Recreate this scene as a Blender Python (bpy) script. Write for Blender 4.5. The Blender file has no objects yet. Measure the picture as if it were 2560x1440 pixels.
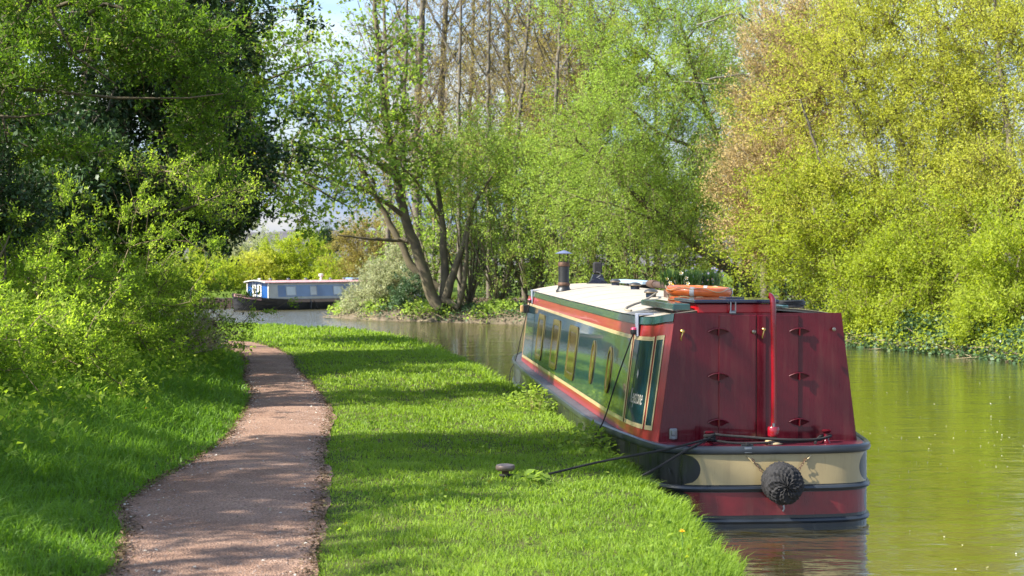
import bpy, math, random
import numpy as np
from mathutils import Vector, Matrix

random.seed(7)
RNG = np.random.default_rng(11)
SC = bpy.context.scene
COL = SC.collection
R = math.radians

# ------------------------------------------------------------------ camera, world, sun, exposure
EYE = 2.35
cam_d = bpy.data.cameras.new('camera')
cam = bpy.data.objects.new('camera', cam_d); COL.objects.link(cam)
cam.location = (0, 0, EYE); cam.rotation_euler = (R(90) - math.atan(65 / 3840), 0, 0)
cam_d.sensor_width = 36; cam_d.lens = 54; cam_d.clip_end = 6000; cam_d.clip_start = 0.1
cam_d.dof.use_dof = True; cam_d.dof.focus_distance = 16.5; cam_d.dof.aperture_fstop = 3.6
SC.camera = cam

SUN_EL, SUN_AZ = R(41), math.atan2(-.935, -.355)         # azimuth measured from +Y towards +X
to_sun = Vector((math.sin(SUN_AZ) * math.cos(SUN_EL), math.cos(SUN_AZ) * math.cos(SUN_EL), math.sin(SUN_EL)))
sun_d = bpy.data.lights.new('sun', 'SUN'); sun_d.energy = 5.0; sun_d.angle = R(.6); sun_d.color = (1, .95, .85)
sun = bpy.data.objects.new('sun', sun_d); COL.objects.link(sun)
sun.rotation_euler = to_sun.to_track_quat('Z', 'Y').to_euler()

world = bpy.data.worlds.new('World'); SC.world = world; world.use_nodes = True
nt = world.node_tree; N = nt.nodes; L = nt.links; N.clear()
out = N.new('ShaderNodeOutputWorld')
sky = N.new('ShaderNodeTexSky'); sky.sky_type = 'NISHITA'; sky.sun_disc = False
sky.sun_elevation = SUN_EL; sky.sun_rotation = SUN_AZ % (2 * math.pi); sky.air_density = 1.0; sky.dust_density = .6
bg1 = N.new('ShaderNodeBackground'); bg1.inputs[1].default_value = .14
bg2 = N.new('ShaderNodeBackground'); bg2.inputs[0].default_value = (.68, .79, 1.0, 1); bg2.inputs[1].default_value = .30
tc = N.new('ShaderNodeTexCoord'); mp = N.new('ShaderNodeMapping'); mp.inputs['Scale'].default_value = (2.2, 2.2, 6.5)
nz = N.new('ShaderNodeTexNoise'); nz.inputs['Scale'].default_value = 1.6; nz.inputs['Detail'].default_value = 7; nz.inputs['Roughness'].default_value = .58
rp = N.new('ShaderNodeValToRGB'); rp.color_ramp.elements[0].position = .42; rp.color_ramp.elements[1].position = .70
mx = N.new('ShaderNodeMixShader')
L.new(sky.outputs[0], bg1.inputs[0]); L.new(tc.outputs['Generated'], mp.inputs[0]); L.new(mp.outputs[0], nz.inputs['Vector'])
sx = N.new('ShaderNodeSeparateXYZ'); hz = N.new('ShaderNodeMapRange'); hz.inputs['From Min'].default_value = .04; hz.inputs['From Max'].default_value = .34; hz.inputs['To Min'].default_value = .96; hz.inputs['To Max'].default_value = 0
mxm = N.new('ShaderNodeMath'); mxm.operation = 'MAXIMUM'          # cloud banks close up towards the horizon
L.new(tc.outputs['Generated'], sx.inputs[0]); L.new(sx.outputs['Z'], hz.inputs[0]); L.new(hz.outputs[0], mxm.inputs[0]); L.new(rp.outputs[0], mxm.inputs[1])
n2 = N.new('ShaderNodeTexNoise'); n2.inputs['Scale'].default_value = 3.4; n2.inputs['Detail'].default_value = 6; L.new(mp.outputs[0], n2.inputs['Vector'])
r2 = N.new('ShaderNodeValToRGB'); r2.color_ramp.elements[0].position = .40; r2.color_ramp.elements[1].position = .60; r2.color_ramp.elements[0].color = (.40, .58, .95, 1); r2.color_ramp.elements[1].color = (.98, .98, 1.0, 1)
L.new(n2.outputs[0], r2.inputs[0]); L.new(r2.outputs[0], bg2.inputs[0])
L.new(nz.outputs[0], rp.inputs[0]); L.new(mxm.outputs[0], mx.inputs[0]); L.new(bg1.outputs[0], mx.inputs[1]); L.new(bg2.outputs[0], mx.inputs[2])
L.new(mx.outputs[0], out.inputs[0])

SC.view_settings.view_transform = 'Standard'; SC.view_settings.look = 'None'
SC.view_settings.exposure = 1.5; SC.view_settings.gamma = 1; SC.view_settings.use_curve_mapping = False
SC.render.engine = 'CYCLES'
cy = SC.cycles
cy.max_bounces = 7; cy.diffuse_bounces = 3; cy.glossy_bounces = 3; cy.transmission_bounces = 4; cy.transparent_max_bounces = 4
cy.caustics_reflective = False; cy.caustics_refractive = False; cy.sample_clamp_indirect = 6
cy.use_denoising = True
try:
    cy.denoiser = 'OPENIMAGEDENOISE'; cy.denoising_prefilter = 'ACCURATE'
except Exception:
    pass

# ------------------------------------------------------------------ materials
def nodes_of(m):
    m.use_nodes = True
    return m.node_tree.nodes, m.node_tree.links, m.node_tree.nodes['Principled BSDF']

def M(name, base, rough=.6, metal=0., coat=0., var=.12, scale=6., bump=0., bscale=None, base2=None, spec=.5, streak=None):
    m = bpy.data.materials.new(name); n, l, b = nodes_of(m)
    b.inputs['Roughness'].default_value = rough; b.inputs['Metallic'].default_value = metal
    b.inputs['Coat Weight'].default_value = coat; b.inputs['Coat Roughness'].default_value = .03
    b.inputs['Specular IOR Level'].default_value = spec
    c = n.new('ShaderNodeTexCoord'); t = n.new('ShaderNodeTexNoise'); t.inputs['Scale'].default_value = scale; t.inputs['Detail'].default_value = 6
    l.new(c.outputs['Object'], t.inputs['Vector'])
    r = n.new('ShaderNodeValToRGB'); r.color_ramp.elements[0].position = .3; r.color_ramp.elements[1].position = .7
    c2 = base2 or tuple(x * (1 + var) for x in base)
    c1 = base if base2 else tuple(x * (1 - var) for x in base)
    r.color_ramp.elements[0].color = (*c1, 1); r.color_ramp.elements[1].color = (*c2, 1)
    l.new(t.outputs[0], r.inputs[0]); l.new(r.outputs[0], b.inputs['Base Color'])
    if streak:       # rain streaks, dust and scuffs that belong to the paint
        mpn = n.new('ShaderNodeMapping'); mpn.inputs['Scale'].default_value = (9, 9, .8); l.new(c.outputs['Object'], mpn.inputs[0])
        t3 = n.new('ShaderNodeTexNoise'); t3.inputs['Scale'].default_value = 1.6; t3.inputs['Detail'].default_value = 9; t3.inputs['Roughness'].default_value = .7; l.new(mpn.outputs[0], t3.inputs['Vector'])
        r3 = n.new('ShaderNodeValToRGB'); r3.color_ramp.elements[0].position = .50; r3.color_ramp.elements[1].position = .78; r3.color_ramp.elements[1].color = (.55, .55, .55, 1); l.new(t3.outputs[0], r3.inputs[0])
        m3 = n.new('ShaderNodeMixRGB'); l.new(r3.outputs[0], m3.inputs[0]); l.new(r.outputs[0], m3.inputs[1]); m3.inputs[2].default_value = (*streak, 1); l.new(m3.outputs[0], b.inputs['Base Color'])
        mr3 = n.new('ShaderNodeMapRange'); mr3.inputs['From Min'].default_value = .35; mr3.inputs['From Max'].default_value = .75; mr3.inputs['To Min'].default_value = rough * .7; mr3.inputs['To Max'].default_value = min(1, rough * 2.2); l.new(t3.outputs[0], mr3.inputs[0]); l.new(mr3.outputs[0], b.inputs['Roughness'])
    if bump:
        t2 = n.new('ShaderNodeTexNoise'); t2.inputs['Scale'].default_value = bscale or scale * 4; t2.inputs['Detail'].default_value = 8
        l.new(c.outputs['Object'], t2.inputs['Vector'])
        bp = n.new('ShaderNodeBump'); bp.inputs['Strength'].default_value = min(1, bump * 10); bp.inputs['Distance'].default_value = bump
        l.new(t2.outputs[0], bp.inputs['Height']); l.new(bp.outputs[0], b.inputs['Normal'])
    return m

def leaf_mat(name, c1, c2, c3=None, trans=.5, rough=.65, spec=.12):
    """leaf colour runs with the per-leaf 'tint' value; light passes through the blade"""
    m = bpy.data.materials.new(name); n, l, b = nodes_of(m)
    b.inputs['Roughness'].default_value = rough; b.inputs['Specular IOR Level'].default_value = spec
    a = n.new('ShaderNodeAttribute'); a.attribute_name = 'tint'
    r = n.new('ShaderNodeValToRGB'); e = r.color_ramp.elements
    e[0].color = (*c1, 1); e[1].color = (*c2, 1)
    if c3:
        x = e.new(.93); x.color = (*c2, 1); e[2].position = 1.0; e[2].color = (*c3, 1)
    l.new(a.outputs['Fac'], r.inputs[0]); l.new(r.outputs[0], b.inputs['Base Color'])
    t = n.new('ShaderNodeBsdfTranslucent'); mx = n.new('ShaderNodeMixShader'); mx.inputs[0].default_value = trans
    hs = n.new('ShaderNodeHueSaturation'); hs.inputs['Hue'].default_value = .495; hs.inputs['Saturation'].default_value = 1.1; hs.inputs['Value'].default_value = 1.75
    l.new(r.outputs[0], hs.inputs['Color']); l.new(hs.outputs[0], t.inputs['Color'])
    l.new(b.outputs[0], mx.inputs[1]); l.new(t.outputs[0], mx.inputs[2]); l.new(mx.outputs[0], n['Material Output'].inputs[0])
    return m

MT = dict(
    hull=M('hull_black', (.012, .013, .015), .35, var=.3, coat=.3, streak=(.05, .045, .04)),
    rail=M('rail_blueblack', (.022, .027, .035), .38, var=.25, coat=.2),
    gunwale=M('gunwale_grey', (.055, .055, .065), .45, var=.25),
    maroon=M('maroon_paint', (.086, .003, .009), .24, coat=.35, var=.22, scale=2.2, spec=.3, bump=.0006, bscale=3., streak=(.13, .045, .035)),
    deckred=M('deck_maroon', (.10, .010, .02), .4, var=.25, scale=14),
    brightred=M('bright_red_paint', (.20, .003, .010), .22, coat=.7, var=.08),
    hatchred_sunlit=M('hatch_red_sunlit', (.50, .006, .012), .3, coat=.4, var=.08),  # brightened copy of the bright red, direct sun put into the colour
    sidered=M('side_red_paint', (.27, .028, .026), .28, coat=.35, var=.1, scale=2),
    green=M('dark_green_sky_tinted', (.008, .034, .046), .12, coat=.6, var=.12, scale=1.5, spec=.35),  # green paint turned bluer, reflected sky put into the base colour
    teal=M('teal_paint', (.022, .062, .060), .25, coat=.6, var=.15),
    letter=M('lettering_paint', (.36, .34, .28), .5), cream=M('cream_paint', (.42, .33, .175), .3, coat=.4, var=.06),
    bandcream=M('band_cream_paint', (.36, .275, .135), .3, coat=.4, var=.08, scale=3, streak=(.20, .15, .08)),
    bandred=M('band_red_paint', (.17, .010, .014), .34, coat=.25, var=.4, scale=4, streak=(.20, .085, .07)),
    roof=M('roof_cream', (.37, .32, .25), .55, var=.09, scale=3, bump=.002),
    brass=M('brass', (.60, .40, .12), .25, metal=1., var=.15),
    bronze=M('vent_bronze', (.30, .25, .19), .3, metal=1., var=.2),
    pane=M('window_pane', (.075, .058, .020), .1, coat=.5, var=.45, scale=4),  # dark glass with its golden reflection tinted into the base colour
    navy=M('navy_paint', (.008, .013, .035), .2, coat=.8, var=.15),
    blackmetal=M('black_metal', (.012, .012, .013), .45, var=.3, scale=20),
    rust=M('rusty_steel', (.10, .055, .035), .7, metal=.4, var=.4, scale=25, bump=.002),
    steel=M('galvanised_steel', (.30, .31, .32), .35, metal=1., var=.2, scale=20),
    greyplastic=M('grey_plastic', (.24, .26, .33), .45, var=.1),
    plank=M('blue_grey_plank', (.30, .40, .52), .35, var=.12),
    rope=M('black_rope', (.016, .015, .015), .9, var=.35, scale=60, bump=.004, bscale=150),
    fender=M('fender_rope', (.013, .012, .013), .85, var=.5, scale=40, bump=.006, bscale=70),
    tanrope=M('tan_rope', (.33, .20, .085), .9, var=.3, scale=40, bump=.004, bscale=120),
    hose=M('grey_hose', (.23, .20, .15), .6, var=.2),
    orange=M('orange_plastic', (.62, .13, .022), .35, var=.12, scale=5, coat=.2),
    tape=M('grey_tape', (.42, .42, .42), .4, var=.1),
    white=M('white_paint', (.66, .65, .61), .4, var=.05),
    wood=M('dark_wood', (.055, .030, .022), .7, var=.3, scale=12, bump=.003),
    pink=M('pink_plastic', (.45, .03, .10), .4),
    offblue=M('blue_paint', (.004, .060, .22), .35, coat=.2, var=.1),
    slate=M('slate_blue_paint', (.17, .27, .48), .2, coat=.7, var=.15, scale=2),
    creamgrey=M('cream_grey_paint', (.58, .55, .50), .35, coat=.3, var=.08),
    brownband=M('brown_band_paint', (.30, .20, .15), .4, var=.15),
    hullgrey=M('hull_worn_black', (.040, .038, .040), .45, var=.4, scale=3),
    curtain=M('curtain_pane', (.66, .70, .72), .08, coat=1., var=.12, scale=3),
    redroof=M('pinkish_paint', (.50, .27, .25), .4, var=.2),
    bark=M('bark_brown', (.085, .066, .048), .9, var=.4, scale=5, bump=.02, bscale=14, base2=(.17, .15, .11)),
    barkmoss=M('bark_mossy', (.075, .058, .040), .9, scale=3, bump=.015, bscale=14, base2=(.15, .125, .065)),
    barkpale=M('bark_pale', (.20, .17, .12), .85, scale=5, bump=.01, bscale=20, base2=(.36, .33, .26)),
    twig=M('twig_brown', (.10, .075, .045), .85, scale=3, base2=(.21, .16, .09)),
    twigpale=M('twig_tan', (.22, .165, .09), .85, scale=3, base2=(.42, .33, .20)),
    twigdry=M('twig_dry', (.34, .25, .14), .85, scale=3, base2=(.50, .39, .24)),
    twigmoss=M('twig_mossy', (.12, .11, .03), .85, scale=3, base2=(.25, .23, .06)),
    skin=M('skin', (.45, .26, .18), .6), cap=M('cap_blue_grey', (.10, .12, .20), .5), jacket=M('navy_jacket', (.012, .016, .035), .8), hair=M('hair', (.05, .03, .02), .8),
    leafy=M('planter_leaf', (.09, .17, .035), .6, var=.3),
    petalwhite=M('petal_white', (.80, .78, .66), .6), petalyellow=M('petal_yellow', (.85, .52, .02), .6), petalblue=M('petal_blue', (.22, .27, .60), .6),
)
LEAF = dict(
    willow=leaf_mat('leaf_willow', (.27, .305, .045), (.46, .475, .09), (.48, .47, .12)),
    olive=leaf_mat('leaf_olive', (.21, .27, .03), (.36, .42, .06)),
    alder=leaf_mat('leaf_fresh', (.18, .27, .045), (.34, .45, .10)),
    catkin=leaf_mat('leaf_catkin', (.34, .25, .10), (.48, .37, .16), trans=.25),
    bud=leaf_mat('leaf_bud', (.20, .17, .05), (.32, .27, .075), (.20, .28, .035), trans=.3),
    canopy=leaf_mat('leaf_canopy', (.042, .090, .014), (.14, .225, .03), (.26, .30, .06)),
    syc=leaf_mat('leaf_sycamore', (.10, .18, .03), (.26, .35, .06), (.30, .27, .02)),
    haw=leaf_mat('leaf_hawthorn', (.11, .19, .025), (.30, .40, .06), (.38, .42, .12), trans=.58),
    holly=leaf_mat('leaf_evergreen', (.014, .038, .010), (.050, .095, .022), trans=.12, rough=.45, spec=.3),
    ivy=leaf_mat('leaf_ivy', (.03, .07, .025), (.09, .15, .06), trans=.2, rough=.42, spec=.35),
    grass=leaf_mat('grass_blade', (.09, .17, .016), (.25, .36, .055), (.38, .37, .15), trans=.45, rough=.4),
    verge=leaf_mat('verge_grass_blade', (.065, .145, .016), (.18, .31, .045), (.20, .20, .06), trans=.42, rough=.4),
    blossom=leaf_mat('blossom', (.40, .38, .30), (.62, .60, .50), trans=.3),
    greygreen=leaf_mat('leaf_greygreen', (.20, .23, .10), (.42, .43, .27)),
    dead=leaf_mat('dead_leaf', (.055, .036, .018), (.17, .12, .068), trans=.1),
    litter=leaf_mat('path_litter', (.16, .10, .05), (.62, .58, .50), trans=.1),
    stone=leaf_mat('path_stone', (.14, .09, .07), (.36, .28, .24), trans=.0),
    foam=leaf_mat('floating_bits', (.30, .27, .10), (.75, .73, .62), trans=.2),
)

# ------------------------------------------------------------------ mesh helpers
def mesh_np(name, V, Q=None, T=None, mats=(), smooth=False, tint=None, qm=None):
    """numpy arrays -> mesh datablock (Q quads, T triangles)"""
    me = bpy.data.meshes.new(name)
    Q = np.zeros((0, 4), int) if Q is None else np.asarray(Q, int); T = np.zeros((0, 3), int) if T is None else np.asarray(T, int)
    me.vertices.add(len(V)); me.vertices.foreach_set('co', np.asarray(V, np.float32).ravel())
    idx = np.concatenate([Q.ravel(), T.ravel()]).astype(np.int32)
    me.loops.add(len(idx)); me.loops.foreach_set('vertex_index', idx)
    npol = len(Q) + len(T); me.polygons.add(npol)
    st = np.concatenate([np.arange(len(Q)) * 4, len(Q) * 4 + np.arange(len(T)) * 3]).astype(np.int32)
    me.polygons.foreach_set('loop_start', st)
    if smooth: me.polygons.foreach_set('use_smooth', np.ones(npol, bool))
    if qm is not None: me.polygons.foreach_set('material_index', np.asarray(qm, np.int32))
    for m in mats: me.materials.append(m)
    me.update(calc_edges=True)
    if tint is not None:
        a = me.attributes.new('tint', 'FLOAT', 'POINT'); a.data.foreach_set('value', np.asarray(tint, np.float32))
    return me

def obj(name, me, parent=None, label=None, kind=None):
    o = bpy.data.objects.new(name, me); COL.objects.link(o)
    if parent: o.parent = parent
    if label: o['label'] = label
    if kind: o['kind'] = kind
    return o

def tag(o, label, cat, group=None):
    o['label'] = label; o['category'] = cat
    if group: o['group'] = group
    return o

def thing(name, label, cat, loc=(0, 0, 0), rz=0, group=None):
    o = bpy.data.objects.new(name, None); COL.objects.link(o); o.location = loc; o.rotation_euler = (0, 0, rz)
    o.empty_display_size = .2
    return tag(o, label, cat, group)

class MB:
    """collects shapes into one mesh"""
    def __init__(s): s.v = []; s.f = []; s.m = []
    def add(s, vs, fs, mi=0):
        o = len(s.v); s.v += [tuple(v) for v in vs]; s.f += [tuple(i + o for i in f) for f in fs]; s.m += [mi] * len(fs); return s
    def box(s, c, d, mi=0, bev=0.0, rz=0):
        x, y, z = (k / 2 for k in d)
        if bev <= 0:
            vs = [(a, b, e) for a in (-x, x) for b in (-y, y) for e in (-z, z)]
            fs = [(0, 1, 3, 2), (4, 6, 7, 5), (0, 4, 5, 1), (2, 3, 7, 6), (0, 2, 6, 4), (1, 5, 7, 3)]
        else:
            vs, fs = [], []
            for zz, k in ((-z, bev), (-z + bev, 0), (z - bev, 0), (z, bev)):
                a, b = x - k, y - k
                vs += [(-a + bev, -b, zz), (a - bev, -b, zz), (a, -b + bev, zz), (a, b - bev, zz), (a - bev, b, zz), (-a + bev, b, zz), (-a, b - bev, zz), (-a, -b + bev, zz)]
            for r in range(3):
                for i in range(8): fs.append((r * 8 + i, r * 8 + (i + 1) % 8, r * 8 + 8 + (i + 1) % 8, r * 8 + 8 + i))
            fs += [tuple(range(7, -1, -1)), tuple(range(24, 32))]
        cr, sr = math.cos(rz), math.sin(rz)
        return s.add([(c[0] + v[0] * cr - v[1] * sr, c[1] + v[0] * sr + v[1] * cr, c[2] + v[2]) for v in vs], fs, mi)
    def tube(s, pts, r, n=8, mi=0, closed=False, cap=True):
        pts = [Vector(p) for p in pts]; k = len(pts); rad = r if hasattr(r, '__len__') else [r] * k
        vs, fs = [], []; ref = None
        for i, p in enumerate(pts):
            if closed: t = pts[(i + 1) % k] - pts[i - 1]
            else: t = pts[min(i + 1, k - 1)] - pts[max(i - 1, 0)]
            t.normalize()
            if ref is None: ref = t.orthogonal().normalized()
            ref = (ref - t * ref.dot(t)); ref = ref.normalized() if ref.length > 1e-6 else t.orthogonal().normalized()
            b = t.cross(ref)
            for j in range(n):
                a = 2 * math.pi * j / n; vs.append(p + (ref * math.cos(a) + b * math.sin(a)) * rad[i])
        for i in range(k if closed else k - 1):
            for j in range(n):
                a, c = i * n, ((i + 1) % k) * n; fs.append((a + j, a + (j + 1) % n, c + (j + 1) % n, c + j))
        if cap and not closed: fs += [tuple(range(n - 1, -1, -1)), tuple((k - 1) * n + j for j in range(n))]
        return s.add(vs, fs, mi)
    def lathe(s, prof, c=(0, 0, 0), n=20, axis='z', mi=0):
        vs, fs = [], []; k = len(prof)
        for r, h in prof:
            for j in range(n):
                a = 2 * math.pi * j / n; p = (r * math.cos(a), r * math.sin(a), h)
                if axis == 'y': p = (p[0], -p[2], p[1])
                vs.append((c[0] + p[0], c[1] + p[1], c[2] + p[2]))
        for i in range(k - 1):
            for j in range(n): fs.append((i * n + j, i * n + (j + 1) % n, (i + 1) * n + (j + 1) % n, (i + 1) * n + j))
        fs += [tuple(range(n - 1, -1, -1)), tuple((k - 1) * n + j for j in range(n))]
        return s.add(vs, fs, mi)
    def grid(s, fn, us, vs_, mi=0):
        P = [fn(u, v) for u in us for v in vs_]; m = len(vs_)
        return s.add(P, [(i * m + j, i * m + j + 1, (i + 1) * m + j + 1, (i + 1) * m + j) for i in range(len(us) - 1) for j in range(m - 1)], mi)
    def build(s, name, mats, parent=None, smooth=False, label=None, kind=None, fixn=False):
        me = bpy.data.meshes.new(name); me.from_pydata(s.v, [], s.f)
        for m in (mats if isinstance(mats, (list, tuple)) else [mats]): me.materials.append(m)
        me.polygons.foreach_set('material_index', s.m)
        if fixn:
            import bmesh
            b = bmesh.new(); b.from_mesh(me); bmesh.ops.recalc_face_normals(b, faces=b.faces); b.to_mesh(me); b.free()
        if smooth:
            me.polygons.foreach_set('use_smooth', [True] * len(me.polygons))
            try: me.set_sharp_from_angle(angle=R(42))
            except Exception: pass
        me.update()
        return obj(name, me, parent, label, kind)

def lin(a, b, n): return [a + (b - a) * i / (n - 1) for i in range(n)]

# ------------------------------------------------------------------ the setting: terrain, path, water, sky
def noise2(x, y, s=1., seed=0):
    """cheap smooth value noise on arrays, about -1..1"""
    x = np.asarray(x, float) * s; y = np.asarray(y, float) * s; r = 0; amp = 1
    for k in range(3):
        a, b = seed * 1.7 + k * 2.3, seed * .9 + k * 4.1
        r = r + amp * np.sin(x * 1.9 + a + 1.3 * np.sin(y * 1.3 + b)) * np.cos(y * 1.7 + b + 1.1 * np.sin(x * 1.1 + a)); x = x * 2.1; y = y * 2.1; amp *= .5
    return r / 1.5

EDGE_Y = [-8, 5, 8.7, 10.1, 11.7, 13.6, 16, 19.2, 22.8, 26, 29.9, 33, 36.3, 38.5, 40.5, 42, 43.6, 46, 50, 60]
EDGE_X = [1.0, 1.22, 1.30, 1.36, 1.28, 1.13, .93, .58, .06, -.40, -1.0, -1.6, -2.36, -3.0, -3.8, -4.9, -6.6, -9.5, -16, -34]
PR = [(-6, -.9), (0, -.95), (5, -1.0), (8.8, -1.16), (10.55, -1.32), (12.7, -1.56), (14.55, -1.80), (16.5, -1.98), (18.4, -2.18), (20.9, -2.62), (25.1, -3.5), (29.4, -4.25), (32, -4.95), (34.2, -5.75), (35.4, -6.8), (36.2, -9), (36.6, -13)]
PL = [(-6, -2.0), (0, -2.05), (5, -2.15), (8.8, -2.28), (10.2, -2.55), (11.3, -2.88), (12.8, -2.88), (14.25, -2.84), (15.7, -2.90), (17.95, -3.14), (20.9, -3.52), (23.4, -4.08), (27.1, -4.68), (30, -5.3), (32.3, -6.1), (33.6, -7.2), (34.6, -10), (35., -14)]
def edgeX(y): return np.interp(y, EDGE_Y, EDGE_X) + .05 * noise2(y, y * 0, 1.3, 3) + .035 * noise2(y, y * 0, 5.3, 6)
def pathR(y): return np.where(np.asarray(y) > 36.6, -99, np.interp(y, [a for a, b in PR], [b for a, b in PR]))
def pathL(y): return np.interp(y, [a for a, b in PL], [b for a, b in PL])
BANK = .55
def ground(x, y):
    x = np.asarray(x, float); y = np.asarray(y, float)
    ds = np.maximum(pathL(y) - x, 0); dr = np.maximum(x - pathR(y), 0)
    h = BANK + .035 * noise2(x, y, .8, 1) * np.clip(np.maximum(ds, dr) * 2, 0, 1) + .34 * np.clip((ds - .1) / 2.2, 0, 1) ** 1.3
    h = h - .02 * ((ds <= 0) & (x < pathR(y)))
    e = edgeX(y) - x
    return h - .16 * np.clip(1 - e / .45, 0, 1) ** 2

SOIL = M('soil', (.045, .065, .014), .95, scale=4, bump=.02, base2=(.085, .085, .03), spec=.08)
SOILB = M('bank_soil', (.05, .045, .022), .95, scale=3, bump=.03, base2=(.14, .105, .07))
def towpath():
    ys = np.concatenate([np.arange(-8, 48, .3), np.arange(48, 61, 1.)])
    w = np.array([-.16, -.12, -.05, 0, .06, .14, .25, .4, .6, .85, 1.1, 1.4, 1.7, 2., 2.3, 2.6, 2.9, 3.2, 3.5, 3.8, 4.1, 4.4, 4.7, 5, 5.4, 5.8, 6.3, 7, 8, 10, 14, 22, 40, 80, 200, 600])
    Y, Wd = np.meshgrid(ys, w, indexing='ij'); X = edgeX(Y) - Wd
    Z = ground(X, Y); Z[:, 0] = -.7; Z[:, 1] = -.05; Z[:, 2] = .25
    V = np.stack([X, Y, Z], -1).reshape(-1, 3); n = len(w)
    i, j = np.meshgrid(np.arange(len(ys) - 1), np.arange(n - 1), indexing='ij'); a = (i * n + j).ravel()
    Q = np.stack([a, a + n, a + n + 1, a + 1], 1)
    obj('towpath_bank_ground', mesh_np('towpath_bank_ground', V, Q, mats=[SOIL], smooth=True), kind='structure')
towpath()

def gravel_mat():
    m = bpy.data.materials.new('path_gravel'); n, l, b = nodes_of(m); b.inputs['Roughness'].default_value = .95; b.inputs['Specular IOR Level'].default_value = .2
    c = n.new('ShaderNodeTexCoord')
    def nz(s, d=6):
        t = n.new('ShaderNodeTexNoise'); t.inputs['Scale'].default_value = s; t.inputs['Detail'].default_value = d; t.inputs['Roughness'].default_value = .65
        l.new(c.outputs['Object'], t.inputs['Vector']); return t
    a, f = nz(1.3), nz(60, 8)
    v = n.new('ShaderNodeTexVoronoi'); v.inputs['Scale'].default_value = 75; l.new(c.outputs['Object'], v.inputs['Vector'])
    r = n.new('ShaderNodeValToRGB'); r.color_ramp.elements[0].position = .32; r.color_ramp.elements[1].position = .7
    r.color_ramp.elements[0].color = (.235, .140, .097, 1); r.color_ramp.elements[1].color = (.39, .262, .196, 1); l.new(a.outputs[0], r.inputs[0])
    r2 = n.new('ShaderNodeValToRGB'); r2.color_ramp.elements[0].position = .36; r2.color_ramp.elements[1].position = .68
    r2.color_ramp.elements[0].color = (.45, .42, .40, 1); r2.color_ramp.elements[1].color = (1.35, 1.3, 1.25, 1); l.new(f.outputs[0], r2.inputs[0])
    mm = n.new('ShaderNodeMixRGB'); mm.blend_type = 'MULTIPLY'; mm.inputs[0].default_value = 1; l.new(r.outputs[0], mm.inputs[1]); l.new(r2.outputs[0], mm.inputs[2])
    l.new(mm.outputs[0], b.inputs['Base Color'])
    bp = n.new('ShaderNodeBump'); bp.inputs['Distance'].default_value = .012; bp.inputs['Strength'].default_value = .9
    ad = n.new('ShaderNodeMath'); l.new(f.outputs[0], ad.inputs[0]); l.new(v.outputs['Distance'], ad.inputs[1]); l.new(ad.outputs[0], bp.inputs['Height']); l.new(bp.outputs[0], b.inputs['Normal'])
    return m
def path():
    t = np.linspace(0, 1, 240)
    def res(p):
        p = np.array([(b, a) for a, b in p]); s = np.concatenate([[0], np.cumsum(np.hypot(*np.diff(p, axis=0).T))]); s /= s[-1]
        return np.stack([np.interp(t, s, p[:, 0]), np.interp(t, s, p[:, 1])], 1)
    def smooth(p):
        for _ in range(5): p[1:-1] = (p[:-2] + 2 * p[1:-1] + p[2:]) / 4
        return p
    l, r = smooth(res(PL)), smooth(res(PR)); k = np.linspace(0, 1, 13)
    d = r - l; d /= np.linalg.norm(d, axis=1)[:, None]
    l = l - d * (.05 + .06 * noise2(t * 46, t * 0, 1.5, 5))[:, None]; r = r + d * (.05 + .06 * noise2(t * 46, t * 0, 1.5, 9))[:, None]
    P = l[:, None] * (1 - k)[None, :, None] + r[:, None] * k[None, :, None]
    Z = BANK + .004 - .0 * P[..., 0] + .012 * noise2(P[..., 0], P[..., 1], 2.2, 4) + .018 * (1 - (2 * k - 1) ** 2)[None]
    V = np.concatenate([P, Z[..., None]], -1).reshape(-1, 3)
    i, j = np.meshgrid(np.arange(len(t) - 1), np.arange(12), indexing='ij'); a = (i * 13 + j).ravel()
    obj('path', mesh_np('path', V, np.stack([a, a + 1, a + 14, a + 13], 1), mats=[gravel_mat()], smooth=True), kind='structure')
path()

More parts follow.
